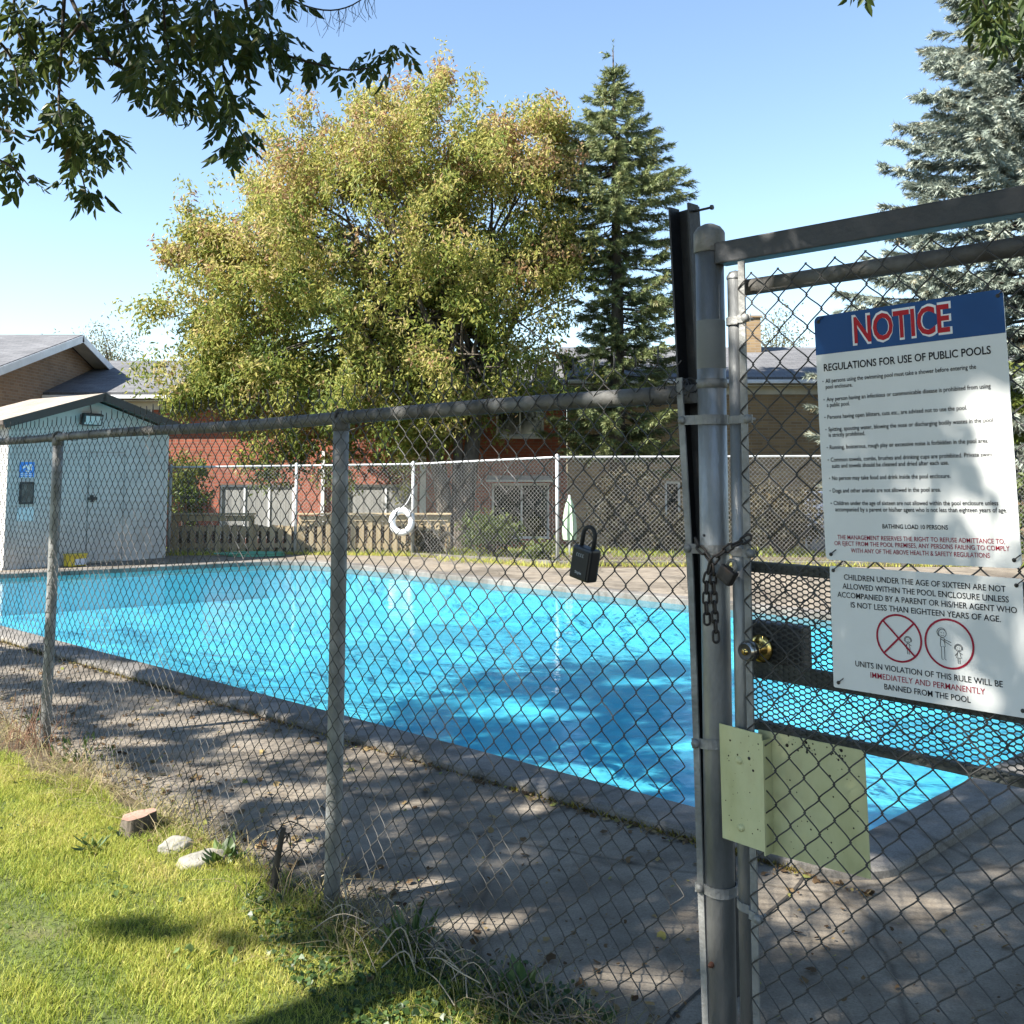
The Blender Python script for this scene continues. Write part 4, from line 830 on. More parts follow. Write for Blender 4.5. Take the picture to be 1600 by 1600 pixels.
M['leaf_far'] = leafmat('pale_leaves', [(0, (.09, .10, .05)), (.5, (.17, .17, .08)), (1, (.24, .20, .12))], .4)
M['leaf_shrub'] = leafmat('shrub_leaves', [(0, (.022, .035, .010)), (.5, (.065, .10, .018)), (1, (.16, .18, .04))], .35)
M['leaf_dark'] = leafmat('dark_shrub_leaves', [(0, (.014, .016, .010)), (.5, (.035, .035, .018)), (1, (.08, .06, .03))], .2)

# the maple beyond the pool
MY = 23.2; mp_ = thing('maple_tree', 'large yellow green maple tree in the middle beyond the pool', 'tree', at(712, 862, 22.4)*np.array([1, 1, 0]))
lobes = [(560, 400, 215, 190), (740, 365, 165, 190), (495, 315, 112, 125), (640, 250, 160, 110), (800, 290, 95, 125), (440, 480, 150, 130), (600, 560, 230, 120), (740, 520, 145, 130), (365, 388, 62, 66), (335, 525, 82, 62), (400, 605, 100, 60), (560, 650, 140, 60), (860, 400, 48, 60),
         (690, 140, 16, 45), (785, 135, 13, 42), (870, 205, 26, 36), (480, 190, 40, 40), (585, 160, 45, 25), (306, 325, 22, 34), (276, 400, 26, 22), (250, 492, 30, 17), (300, 625, 42, 26), (265, 505, 48, 30), (335, 590, 62, 50), (690, 640, 60, 60), (300, 700, 25, 45), (430, 715, 60, 50), (640, 715, 60, 30)]
cs = []; tn = []
for u, v, ru, rv in lobes:
    c = at(u, v, MY); k = MY/F_PX; A = np.array([ru*k, min(max(ru, rv)*k, 2.8), rv*k]); sc_ = .92 if ru > 60 else 1; ru, rv = ru*sc_, rv*sc_; nn = int(max(6, ru*rv*math.pi*.0072*(2.0 if ru < 60 else 1)))
    d = rand_units(nn); rad = rng.random(nn)**.40*rng.choice([1, 1, 1.1], nn); q = c+d*rad[:, None]*A; cs.append(q)
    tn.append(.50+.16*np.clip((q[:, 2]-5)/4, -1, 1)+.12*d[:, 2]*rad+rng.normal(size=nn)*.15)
n0 = len(cs)
base_c = np.vstack(cs[:13]); ctr = np.array([at(590, 430, MY)])[0]
nb_ = len(np.vstack(cs))
for k in range(620):                                            # long leafy shoots that stand out of the crown
    p = base_c[rng.integers(len(base_c))]; o_ = p-ctr; o_[1] = -abs(o_[1]) if rng.random() < .6 else o_[1]
    if np.linalg.norm(o_*np.array([1, .7, 1])) < 1.6: continue
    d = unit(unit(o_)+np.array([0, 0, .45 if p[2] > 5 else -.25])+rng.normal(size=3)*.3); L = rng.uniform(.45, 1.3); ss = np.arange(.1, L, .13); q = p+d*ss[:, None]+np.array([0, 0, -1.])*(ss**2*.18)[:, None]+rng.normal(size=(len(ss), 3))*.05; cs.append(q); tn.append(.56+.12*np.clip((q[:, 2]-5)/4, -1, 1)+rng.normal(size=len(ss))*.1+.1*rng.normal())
cs = np.vstack(cs); tn = np.concatenate(tn)
n3 = np.array([math.sin(x*1.9+1.3*math.sin(z*1.5))+math.sin(z*2.3+1.2*math.sin(x*1.7+y))+math.sin(y*2.1+x+.7*z) for x, y, z in cs])/3
isb = np.arange(len(cs)) < nb_; keep = (cs[:, 2] > .9) & (n3 > np.where(isb, -.24, -.45)); kb_, ks_ = keep & isb, keep & ~isb
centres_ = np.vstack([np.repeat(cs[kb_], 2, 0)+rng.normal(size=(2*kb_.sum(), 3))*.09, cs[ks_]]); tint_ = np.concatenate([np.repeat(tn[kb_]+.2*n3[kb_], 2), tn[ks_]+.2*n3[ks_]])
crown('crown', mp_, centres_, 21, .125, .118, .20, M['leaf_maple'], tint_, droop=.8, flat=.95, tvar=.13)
m = MB(); b = at(712, 862, 22.4); b[2] = -.6
for du, dv, r in ((-18, 0, .17), (14, 0, .2), (2, 0, .12)):
    top = at(712+du*2.2, 660, 22.7+du*.01); m.tube(smoothpath([b+np.array([du*.006, 0, 0]), at(712+du*1.0, 780, 22.4), top], 10), np.linspace(r*1.35, r*.8, 10), 9); 
    for k in range(6):
        j = rng.integers(len(cs)); lst = [cs[j]]; limbs(m, top, lst, r*.5, .5, .35, .015, 6)
for j in rng.choice(len(cs), 130): limbs(m, at(rng.uniform(560, 780), rng.uniform(450, 640), MY), [cs[j]], .06, .5, .3, .006, 5)
m.build('trunk', M['bark'], mp_)

def conifer(name, label, base, H, rad, mat, zlo, whorls, per, seed, tbase, needle=.085, dens=1., droop=.0, tips_up=.25, gapf=None):
    r = np.random.default_rng(seed); t = thing(name, label, 'tree', base); m = MB(); m.tube([base+np.array([0, 0, -.1]), base+np.array([.05, 0, H*.5]), base+np.array([0, 0, H])], [H*.016+.03, H*.011+.01, .012], 9); tb, td, tl, tt = [], [], [], []
    for w in range(whorls):
        f = (w+.5)/whorls; z = zlo+(H-zlo)*f**.92; R0 = rad(z)
        for k in range(per):
            a = 2*np.pi*(k+r.random()*.8)/per+w*1.1; R_ = R0*r.uniform(.72, 1.1); zz = z+r.normal()*.12
            if gapf and r.random() < gapf(a, zz): R_ *= r.uniform(.15, .6)
            if R_ < .08: continue
            d = np.array([math.cos(a), math.sin(a), 0]); s = np.linspace(0, 1, 8); q = base+np.array([0, 0, zz])+d*(s*R_)[:, None]+np.array([0, 0, 1.])*((-droop*s+ (droop*.75+tips_up*.3)*s**2.2)*R_)[:, None]
            m.tube(q, np.linspace(.008+R_*.008, .004, 8), 4, cap=False); sd = np.array([-d[1], d[0], 0])
            nt_ = max(4, int(R_*17*dens)); ss = .18+.82*r.random(nt_)**.75
            p = np.column_stack([np.interp(ss, s, q[:, c]) for c in range(3)]); side = np.where(r.random(nt_) < .5, -1, 1)[:, None]
            dirs = d*(.75+.3*r.random((nt_, 1)))+sd*side*(.35+.5*r.random((nt_, 1)))+np.array([0, 0, 1])*(tips_up*.5-r.random((nt_, 1))*.55*(1+droop))
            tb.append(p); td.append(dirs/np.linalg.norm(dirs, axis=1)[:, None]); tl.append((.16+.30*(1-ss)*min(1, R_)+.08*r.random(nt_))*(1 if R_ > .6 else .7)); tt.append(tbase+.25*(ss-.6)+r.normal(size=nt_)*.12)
            tb.append(q[-2:-1]); td.append(unit(q[-1]-q[-2])[None]); tl.append(np.array([.2])); tt.append(np.array([tbase+.15]))
    tb.append(base[None]+np.array([[0, 0, H-.1]])); td.append(np.array([[0, 0, 1.]])); tl.append(np.array([.35])); tt.append(np.array([tbase]))
    m.build('trunk', M['bark'], t); tb, td, tl, tt = np.vstack(tb), np.vstack(td), np.concatenate(tl), np.concatenate(tt)
    K = 22; n = len(tb)*K; s = np.tile((np.arange(K)+.5)/K, len(tb)); TB, TD, TL = np.repeat(tb, K, 0), np.repeat(td, K, 0), np.repeat(tl, K)
    rad_ = np.cross(TD, r.normal(size=(n, 3))); rad_ /= np.linalg.norm(rad_, axis=1)[:, None]+1e-9; D = TD*.75+rad_*.8; D /= np.linalg.norm(D, axis=1)[:, None]
    P = TB+TD*(TL*s)[:, None]; S2 = np.cross(D, TD); S2 /= np.linalg.norm(S2, axis=1)[:, None]+1e-9; L = needle*(.7+.6*r.random(n)); wv_ = needle*.115
    V = np.stack([P-S2*wv_, P+S2*wv_, P+D*L[:, None]], 1).reshape(-1, 3); bb = np.arange(n)[:, None]*3; mm = MB(); mm.add(V, bb+[[0, 1, 2]])
    mm.build('crown', mat, t, np.clip(np.repeat(tt, K)+r.normal(size=n)*.06, 0, 1)); return t
ys = 23.4; pxm = ys/F_PX
zz_ = np.array([1.6+(735-v)*pxm for v in (720, 650, 560, 480, 400, 330, 250, 200, 150, 80)]); hw_ = np.array([85, 105, 108, 112, 122, 112, 86, 64, 36, 2])*pxm
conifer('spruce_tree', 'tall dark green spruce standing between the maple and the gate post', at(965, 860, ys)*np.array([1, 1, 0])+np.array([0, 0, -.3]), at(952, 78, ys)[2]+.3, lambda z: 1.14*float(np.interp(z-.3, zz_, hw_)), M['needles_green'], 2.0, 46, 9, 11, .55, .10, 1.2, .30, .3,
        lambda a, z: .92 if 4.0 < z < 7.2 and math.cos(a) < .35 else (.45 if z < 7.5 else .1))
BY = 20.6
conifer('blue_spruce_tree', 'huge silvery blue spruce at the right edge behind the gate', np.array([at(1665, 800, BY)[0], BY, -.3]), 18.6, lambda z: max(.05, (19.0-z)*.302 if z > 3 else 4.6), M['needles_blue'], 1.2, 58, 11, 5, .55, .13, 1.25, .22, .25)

def small_tree(name, label, u, v0, v1, Y, ru, mat, n, group=None, spread=.35, L=.22):
    b = at(u, v1, Y); top = at(u, v0, Y); k = Y/F_PX; zc = (top[2]+b[2])/2; t = thing(name, label, 'tree', (b[0], Y, GZ), group)
    d = rand_units(n); q = np.array([b[0], Y, zc])+d*(rng.random(n)**.5)[:, None]*np.array([ru*k, ru*k, (top[2]-b[2])/2]); crown('crown', t, q, 30, spread, L, .2, mat, .5+rng.normal(size=n)*.2)
    m = MB(); r = np.array([b[0], Y, GZ]); m.tube([r, [b[0], Y, zc-.5]], [.16, .09], 7); limbs(m, np.array([b[0], Y, zc-.6]), q[::3], .05, .5, .3, .006, 4); m.build('trunk', M['bark'], t)
small_tree('background_tree', 'thin pale olive tree behind the roof between the gable house and the maple', 175, 500, 640, 42, 52, M['leaf_far'], 90, None, .33, .13)
small_tree('background_tree', 'sparse twiggy tree top just above the ridge of the gable house', 78, 508, 640, 44, 18, M['leaf_far'], 14, None, .3, .18)
small_tree('background_tree', 'thin pale tree behind the roof seen through the gate mesh', 1212, 478, 640, 42, 45, M['leaf_far'], 90, None, .33, .13)

def shrub(label, u, v0, v1, Y, ru, mat, n, tint=.5, L=.09, per=40, name='shrub'):
    k = Y/F_PX; c0, c1 = at(u, v0, Y), at(u, v1, Y); gz_ = 0 if Y < 20.3 else max(GZ, -(Y-20.6)*.18)
    t = thing(name, label, 'shrub', (c0[0], Y, gz_)); zt = c0[2]; zb = max(gz_+.05, c1[2]); d = rand_units(n)
    q = np.array([c0[0], Y, (zt+zb)/2])+d*(rng.random(n)**.45)[:, None]*np.array([ru*k, ru*k*.8, (zt-zb)/2]); crown('foliage', t, q, per, .11, L, .24, mat, tint+.2*d[:, 2]+rng.normal(size=n)*.1)
    m = MB(); limbs(m, np.array([c0[0], Y, gz_-.05]), q[:min(n, 26)], .018, .5, .1, .004, 4); m.build('stems', M['twig'], t)
shrub('tall yellow green shrub beside the shed behind the wooden fence', 292, 700, 812, 22.6, 40, M['leaf_shrub'], 60, .72)
shrub('low green shrub right of the maple trunk behind the far fence', 770, 800, 868, 19.4, 48, M['leaf_shrub'], 46, .45)
shrub('small bright weed bush at the foot of the far fence left of a post', 846, 845, 880, 18.1, 20, M['leaf_shrub'], 14, .75)
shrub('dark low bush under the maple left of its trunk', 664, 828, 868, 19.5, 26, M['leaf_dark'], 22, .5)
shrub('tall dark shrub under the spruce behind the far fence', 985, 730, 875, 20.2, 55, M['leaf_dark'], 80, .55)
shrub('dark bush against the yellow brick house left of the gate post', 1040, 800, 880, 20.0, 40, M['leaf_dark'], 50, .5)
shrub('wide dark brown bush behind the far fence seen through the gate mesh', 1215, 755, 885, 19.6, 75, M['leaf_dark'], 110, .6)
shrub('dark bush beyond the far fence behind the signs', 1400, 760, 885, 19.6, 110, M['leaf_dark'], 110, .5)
shrub('leafy sunlit green bush at the right edge beside the signs', 1620, 540, 880, 18.2, 62, M['leaf_shrub'], 110, .62, .12)

# ------------------------------------------------------------------ the tree over the camera: it shades the fence, the gate and the near pavement
def leaflets(P, D, S_, L, wid):
    """six-point folded leaflets"""
    n = len(P); L = np.broadcast_to(L, (n,))[:, None]; NN = np.cross(D, S_); wv_ = L*wid
    V = np.stack([P, P+D*L*.3+S_*wv_+NN*wv_*.35, P+D*L*.65+S_*wv_*.75+NN*wv_*.25, P+D*L-NN*L*.08, P+D*L*.65-S_*wv_*.75+NN*wv_*.25, P+D*L*.3-S_*wv_+NN*wv_*.35], 1).reshape(-1, 3)
    b = np.arange(n)[:, None]*6; return V, np.vstack([b+[[0, 1, 2, 3]], b+[[0, 3, 4, 5]]])
def compound(P, D, size, droop):
    """compound leaves: stalk direction D, five drooping leaflets each"""
    n = len(P); D = D/np.linalg.norm(D, axis=1)[:, None]; S0 = np.cross(D, [0, 0, 1.]); S0 /= np.linalg.norm(S0, axis=1)[:, None]+1e-6
    roll = rng.normal(size=(n, 1))*.5; UPv = np.cross(S0, D); S1 = S0*np.cos(roll)+UPv*np.sin(roll); out = []
    for f, s in ((.45, 1), (.45, -1), (.8, 1), (.8, -1), (1., 0)):
        p = P+D*size[:, None]*f-np.array([0, 0, 1.])*size[:, None]*f*f*.25; d = D*(.55 if s else 1)+S1*s*.85+rng.normal(size=(n, 3))*.16; d[:, 2] -= droop*rng.uniform(.5, 1.3, n); d /= np.linalg.norm(d, axis=1)[:, None]
        sd = np.cross(d, np.cross(S1, D)+rng.normal(size=(n, 3))*.35); sd /= np.linalg.norm(sd, axis=1)[:, None]+1e-6; out.append((p, d, sd, size*rng.uniform(.62, .88, n)))
    return [np.concatenate([o[k] for o in out]) for k in range(4)]
ash = thing('overhanging_tree', 'dark leafed tree whose drooping branches hang into the top left corner', 'tree', (-5.6, .2, 0))
blobs = [(35, 120, 42), (20, 165, 28), (62, 95, 25), (112, 60, 38), (60, 42, 28), (150, 40, 32), (200, 70, 36), (140, 92, 28), (90, 185, 30), (128, 215, 36), (165, 245, 22), (125, 275, 24), (140, 308, 22), (186, 245, 10), (20, 265, 22), (45, 292, 14), (230, 112, 32), (250, 160, 34), (300, 150, 36), (290, 60, 40), (340, 40, 40), (330, 100, 32), (380, 60, 32), (402, 92, 34), (436, 78, 30), (460, 112, 18), (498, 104, 15), (535, 122, 13), (565, 110, 15), (600, 105, 15), (620, 90, 13), (350, 172, 30), (372, 212, 22), (385, 245, 17), (352, 246, 10), (290, 185, 14), (255, 28, 32), (420, 22, 26), (200, 18, 28), (20, 30, 22), (8, 200, 10),
         (1548, 22, 30), (1582, 76, 24), (1560, 56, 26), (1592, 24, 26), (1353, -9, 9), (1386, -10, 7), (1530, -14, 24)]
PP_, DD_, SS_ = [], [], []; LEFT_ = []
for u, v, r in blobs:
    nn = max(5, int(r*r*.020)); Y0 = 4.25+rng.normal()*.18; q = rng.normal(size=(nn, 2))*r*.5
    for du, dv in q: PP_.append(at(u+du, v+dv-24, Y0+rng.normal()*.14))
    d = rand_units(nn); d[:, 2] = -abs(d[:, 2])*.8-.25; d[:, 0] += q[:, 0]/r*.6; DD_.append(d); SS_.append(rng.uniform(.055, .10, nn)); LEFT_ += [u < 1000]*nn
vis = compound(np.array(PP_), np.vstack(DD_), np.concatenate(SS_), .75)
# crown above and behind the camera, leaving the gaps through which the lawn is lit
def snoise(x, y, k): return (math.sin(x*2.3*k+1.3*math.sin(y*1.7*k))+math.sin(y*2.9*k+1.1*math.sin(x*2.1*k+2))+math.sin((x+y)*1.9*k+4))/3
SHIFT = SUN[:2]/SUN[2]; hubs = []; cl = []
for gx in np.arange(-7.5, 7.5, .27):
    for gy in np.arange(-2.5, 11.5, .27):
        g = np.array([gx+rng.uniform(-.13, .13), gy+rng.uniform(-.13, .13), 0]); a = np.dot(g-P2, FE); b = -np.dot(g-P2, FM); u, v, f = [x[0] for x in proj(g)]
        nz = snoise(g[0]+.35*g[1], g[1], 1.25)
        if b < .16:
            if f > .5 and v < 1900: lit = u < np.interp(v, [1200, 1330, 1390, 1450, 1520, 1600, 1900], [400, 430, 465, 500, 610, 780, 1300])
            else: lit = a < -.1
            if lit and f > .5 and 150 < u < 520 and 1425+(u-150)*.03 < v < 1478+(u-150)*.05: lit = False
            if lit or b < -4: continue
            if rng.random() < .1: continue
        else:
            fu, fv, ff_ = [x[0] for x in proj(np.array([g[0]-SHIFT[0]*.5, g[1]-SHIFT[1]*.5, -.5]))]
            wet = fv > 955 and fu > np.interp(fv, [955, 1000, 1060, 1120, 1220], [930, 800, 700, 610, 500]) and fu < 1180 and b < 8
            lim = 3.0+.6*math.sin(a*1.3+.5)+.6*nz+2.6*min(1, max(0, (a+.3)/1.1))
            if (b > lim or a < -7.5 or a > 5) and not wet: continue
            if b > 2.1 and a < -1.2 and nz > -.35 and not wet: continue
            if nz > (.38 if b < 2 else .22): continue
        for tr in range(14):
            h = rng.uniform(3.6, 8.2); q = np.array([g[0]+SHIFT[0]*h, g[1]+SHIFT[1]*h, h]); pu, pv, pf = [x[0] for x in proj(q)]
            if pf < .1 or pu < -130 or pu > 1730 or pv < -230: cl.append(q); break
cl = np.array(cl); nc = len(cl); per = 27
P = np.repeat(cl, per, 0)+np.clip(rng.normal(size=(nc*per, 3)), -1.6, 1.6)*.145; d = rand_units(nc*per); d[:, 2] -= .5
hid = compound(P, d, rng.uniform(.12, .17, nc*per), .6)
LEFT_ = np.tile(np.array(LEFT_), 5); visr = [q[~LEFT_] for q in vis]; vis = [q[LEFT_] for q in vis]
# sun patches on the pavement, the lawn and the gate: no leaves hang where those rays pass
EL = [(125, 1052, 120, 13), (40, 1000, 90, 13), (300, 1128, 130, 11), (430, 1168, 90, 11), (240, 1222, 110, 9), (345, 1205, 60, 10), (445, 1238, 80, 13), (290, 1262, 90, 13), (480, 1288, 55, 11), (430, 1328, 60, 13), (640, 1385, 70, 11), (775, 1448, 95, 20), (985, 1528, 80, 22), (570, 1180, 42, 10), (655, 1255, 30, 7), (1262, 1470, 36, 7), (1420, 1545, 40, 8), (825, 1265, 34, 7), (530, 1398, 46, 13), (150, 1010, 60, 7), (60, 1095, 70, 9), (180, 1160, 80, 7), (1010, 1165, 30, 6), (860, 1110, 60, 7), (980, 1060, 50, 6)]
def lit_ground(P):
    gr = P-np.column_stack([SHIFT[0]*P[:, 2], SHIFT[1]*P[:, 2], P[:, 2]]); u, v, f = proj(gr); a = (gr-P2)@FE; b = -(gr-P2)@FM; vis_ = f > .5
    wob = 1+.35*np.sin(u*.09+v*.21)+.3*np.sin(u*.031-v*.33+1); out = np.zeros(len(P), bool)
    for eu, ev, ex, ey in EL: out |= vis_ & (((u-eu)/ex)**2+((v-ev)/ey)**2 < wob)
    out |= vis_ & (b < .12) & (v < 1900) & (u < np.interp(v, [1200, 1330, 1390, 1450, 1520, 1600, 1900], [330, 360, 395, 440, 550, 740, 1250])+14*np.sin(v*.11)) & ~((u > 130) & (v > 1432+(u-130)*.03+7*np.sin(u*.05)) & (v < 1476+(u-130)*.05))
    for ha, hb, ra, rb in ((3.02, 1.62, .09, .20), (1.86, .50, .09, .10), (2.72, 1.02, .05, .05), (-2.6, .95, .07, .25), (2.5, 2.1, .05, .12), (1.95, 1.95, .05, .16)): out |= ((a-ha)/ra)**2+((b-hb)/rb)**2 < wob
    return out
ok_ = ~(lit_ground(hid[0]+hid[1]*hid[3][:, None]*.45) | lit_ground(hid[0]+hid[1]*hid[3][:, None]*.9)); hid = [q[ok_] for q in hid]
V1, F1 = leaflets(*vis, .20); V2, F2 = leaflets(*hid, .21); m = MB(); m.add(V1, F1); m.add(V2, F2); n1, n2 = len(F1)//2, len(F2)//2
t1, t2 = np.clip(.42+rng.normal(size=n1)*.22, 0, 1), np.clip(.45+rng.normal(size=n2)*.2, 0, 1)
m.build('crown', M['leaf_ash'], ash, np.concatenate([t1, t1, t2, t2]))
m = MB(); root = np.array([-5.6, .2, -.1]); fork = np.array([-5.4, .3, 3.3]); m.tube(smoothpath([root, root+np.array([.05, .05, 1.5]), fork], 8), np.linspace(.27, .19, 8), 12)
def clear(path):
    path = np.array(path); u, v, f = proj(path)
    if np.any((f > .1) & (u > -15) & (u < 1615) & (v > -15) & (v < 1615)): return False
    gr = path-np.column_stack([SHIFT[0]*path[:, 2], SHIFT[1]*path[:, 2], path[:, 2]]); u, v, f = proj(gr); bb = -(gr-P2)@FM
    return not np.any((f > .5) & (bb < .2) & (u > -300) & (v > 1150) & (v < 1700) & (u < np.interp(v, [1200, 1330, 1390, 1450, 1520, 1600, 1900], [330, 360, 400, 440, 560, 760, 1200])))
hubs = [fork]; pick = cl[rng.choice(nc, 22, replace=False)]
for tp in pick:
    mid = (fork+tp)/2+np.array([0, 0, .7]); path = smoothpath([fork, mid, tp], 12)
    if clear(path): m.tube(path, np.linspace(.09, .02, 12), 7, cap=False); hubs += [path[6], path[9], path[11]]
H_ = np.array(hubs)
for tp in cl[rng.random(nc) < .4]:
    hb_ = H_[np.argmin(np.linalg.norm(H_-tp, axis=1))]; path = smoothpath([hb_, (hb_+tp)/2+np.array([0, 0, .15]), tp], 6)
    if np.linalg.norm(hb_-tp) < 3.2 and clear(path): m.tube(path, np.linspace(.016, .004, 6), 4, cap=False)
BR = [[(105, -90), (97, 60), (93, 130), (90, 185), (112, 225), (128, 270), (138, 318)], [(103, -20), (128, 35), (150, 60), (188, 105), (230, 140), (290, 165), (345, 180), (372, 215), (388, 250)], [(250, -90), (256, 20), (262, 88), (290, 110)], [(325, -90), (335, 10), (350, 118), (366, 165)], [(370, -90), (388, 35), (437, 85), (494, 100), (540, 112), (575, 108), (628, 90)], [(-70, 175), (10, 205), (58, 217)], [(-70, 225), (15, 255), (45, 290)], [(-70, 30), (10, 70), (32, 130), (20, 170)], [(180, -90), (195, 20), (205, 75)], [(60, 95), (30, 60), (20, 20), (30, -90)], [(128, 35), (100, 70), (62, 95)], [(190, 105), (160, 90), (130, 95)],
      [(1500, -90), (1540, 10), (1565, 60), (1585, 95)], [(1540, -40), (1590, 15), (1625, 40)], [(1330, -90), (1354, -5)], [(1400, -90), (1387, -8)]]
ash2 = thing('overhanging_tree', 'dark leafed tree with small sprigs hanging in at the top right corner', 'tree', (5.6, -1.2, 0)); mL, m2 = m, MB(); cl2 = []
while len(cl2) < 420:
    q = np.array([rng.uniform(1.4, 8.5), rng.uniform(-4.2, 5.2), rng.uniform(3.4, 8.5)]); pu, pv, pf = [x[0] for x in proj(q)]
    if ((q[0]-5)/3.7)**2+((q[1]-.3)/4.6)**2+((q[2]-5.6)/2.9)**2 < 1 and (pf < .1 or pu > 1760 or pv < -240): cl2.append(q)
cl2 = np.array(cl2); P = np.repeat(cl2, 24, 0)+np.clip(rng.normal(size=(len(cl2)*24, 3)), -1.6, 1.6)*.18; d = rand_units(len(P)); d[:, 2] -= .5; hid2 = compound(P, d, rng.uniform(.12, .17, len(P)), .6)
V1, F1 = leaflets(*visr, .20); V2, F2 = leaflets(*hid2, .21); mm = MB(); mm.add(V1, F1); mm.add(V2, F2); tt = np.clip(.45+rng.normal(size=(len(F1)+len(F2))//2)*.2, 0, 1); a1 = len(F1)//2
mm.build('crown', M['leaf_ash'], ash2, np.concatenate([tt[:a1], tt[:a1], tt[a1:], tt[a1:]]))
fork2 = np.array([5.5, -1.0, 3.0]); m2.tube(smoothpath([[5.6, -1.2, -.1], [5.55, -1.1, 1.5], fork2], 8), np.linspace(.25, .17, 8), 12)
for tp in cl2[rng.choice(len(cl2), 60)]:
    path = smoothpath([fork2, (fork2+tp)/2+np.array([0, 0, .5]), tp], 10)
    if clear(path): m2.tube(path, np.linspace(.05, .006, 10), 6, cap=False)
for br in BR:
    m = m2 if br[0][0] > 1000 else mL
    P = np.array([at(u, v, 4.25+.12*math.sin(u*.02+v*.01)) for u, v in br]); P = smoothpath(P, 4*len(br)); m.tube(P, np.linspace(.010, .0028, len(P)), 6, cap=False)
    if br[0][1] < -60 and br[0][0] < 600: m.tube(smoothpath([fork, (fork+P[0])/2+np.array([0, 0, 1.6]), P[0]+np.array([0, -.3, .5]), P[0]], 14), np.linspace(.06, .010, 14), 6, cap=False)
    elif br[0][1] < -60: m.tube(smoothpath([fork2, np.array([4.2, 1.6, 5.2]), P[0]+np.array([.3, -.5, .8]), P[0]], 14), np.linspace(.06, .010, 14), 6, cap=False)
m2.build('trunk', M['twig'], ash2); m = mL
tw = np.array([at(u, v, 4.3) for u, v in ((405, -60), (440, -8), (480, 12), (520, 19), (556, 8), (590, -22))]); tw = smoothpath(tw, 20); m.tube(tw, np.linspace(.006, .0025, 20), 5, cap=False)
for k in range(70):                                             # dry seed strands on the bare twigs
    j = rng.integers(0, 20) if k < 45 else 0; p = tw[j] if k < 45 else at(rng.choice([180, 300, 460, 330, 60]) + rng.normal()*30, rng.uniform(60, 150), 4.3); L = rng.uniform(.04, .13)
    m.tube(smoothpath([p, p+np.array([rng.normal()*.02, 0, -L*.5]), p+np.array([rng.normal()*.03, 0, -L])], 5), .0011, 3, cap=False)
m.build('trunk', M['twig'], ash)

# ------------------------------------------------------------------ lawn, weeds and litter
M['grass'] = leafmat('grass_blades', [(0, (.08, .14, .016)), (.4, (.25, .305, .05)), (.7, (.43, .43, .10)), (.88, (.46, .41, .14)), (1, (.48, .39, .20))], .42, .55, .2)
M['dry'] = leafmat('dry_stems', [(0, (.10, .12, .03)), (.35, (.24, .21, .09)), (.7, (.40, .33, .20)), (1, (.20, .12, .07))], .25, .7, .1)
M['litter'] = leafmat('fallen_leaves', [(0, (.05, .03, .018)), (.5, (.13, .085, .045)), (.85, (.26, .19, .09)), (1, (.18, .20, .05))], .1, .8, .1)
M['clover'] = leafmat('ground_cover_leaves', [(0, (.022, .045, .012)), (.5, (.05, .095, .02)), (1, (.12, .17, .05))], .25, .45, .4)
def blades(name, mat, R, D, L, w, tint, bend=.35):
    n = len(R); D = D/np.linalg.norm(D, axis=1)[:, None]; S_ = np.cross(D, [0, 0, 1.]+rng.normal(size=(n, 3))*.3); S_ /= np.linalg.norm(S_, axis=1)[:, None]+1e-6; hz = D.copy(); hz[:, 2] = 0
    L = L[:, None]; w = w[:, None]; m1 = R+D*L*.5+hz*L*.05; dr = hz*bend*L-np.array([0, 0, 1.])*bend*.35*L; t = R+D*L+dr
    V = np.stack([R-S_*w, R+S_*w, m1+S_*w*.8, m1-S_*w*.8, t], 1).reshape(-1, 3); b = np.arange(n)[:, None]*5; m = MB(); m.add(V, b+[[0, 1, 2, 3]]); m.add(np.zeros((0, 3)), b-0+[[3, 2, 4]]-m.n+0 if False else (b+[[3, 2, 4]])-m.n); return tag(m.build(name, mat, None, np.concatenate([tint, tint])), kind='stuff')
def ab(a, b): return P2[None]+FE[None]*a[:, None]-FM[None]*b[:, None]
n = 520000; a, b = rng.uniform(-5.4, 1.1, n), rng.uniform(-2.8, .02, n); a[:60000], b[:60000] = rng.uniform(-7.8, 1.1, 60000), rng.uniform(-4.1, .02, 60000); R0 = ab(a, b); u, v, f = proj(R0)
dens = np.where((f > 1) & (u > -250) & (u < 1200) & (v < 1720), 1., .05); patch = np.array([snoise(x, y, 2.1) for x, y in R0[:, :2]]); fine_ = np.array([snoise(x, y, 7.) for x, y in R0[:, :2]])
sh_ = np.clip((u-np.interp(v, [1300, 1390, 1450, 1520, 1600], [330, 420, 460, 600, 800]))/60, 0, 1)*(b > -1.15)
dens *= np.clip(.8+.45*patch+.35*fine_, .12, 1)*(1-.35*sh_)*np.where(b > -.10, .55, 1); k = rng.random(n) < dens*.80; R0, a, b, patch, fine_ = R0[k], a[k], b[k], patch[k], fine_[k]; k = b+eb(a)+.05*np.sin(a*7)*(a < -.8) < .02; R0, a, b, patch, fine_ = R0[k], a[k], b[k], patch[k], fine_[k]; n = k.sum()
edge = np.clip(1+(b+eb(a))/.4, 0, 1)*np.where(a < -.8, .6, 1); D = rng.normal(size=(n, 3))*.42; D[:, 2] = 1
R0[:, 2] = .0
L = (.026+.020*rng.random(n))*(1+.25*fine_)+edge*.05*rng.random(n)**2; blades('grass', M['grass'], R0, D, L, .0009+.0011*rng.random(n), np.clip(.47+.20*patch+.14*fine_+rng.normal(size=n)*.15+edge*.12, 0, 1))
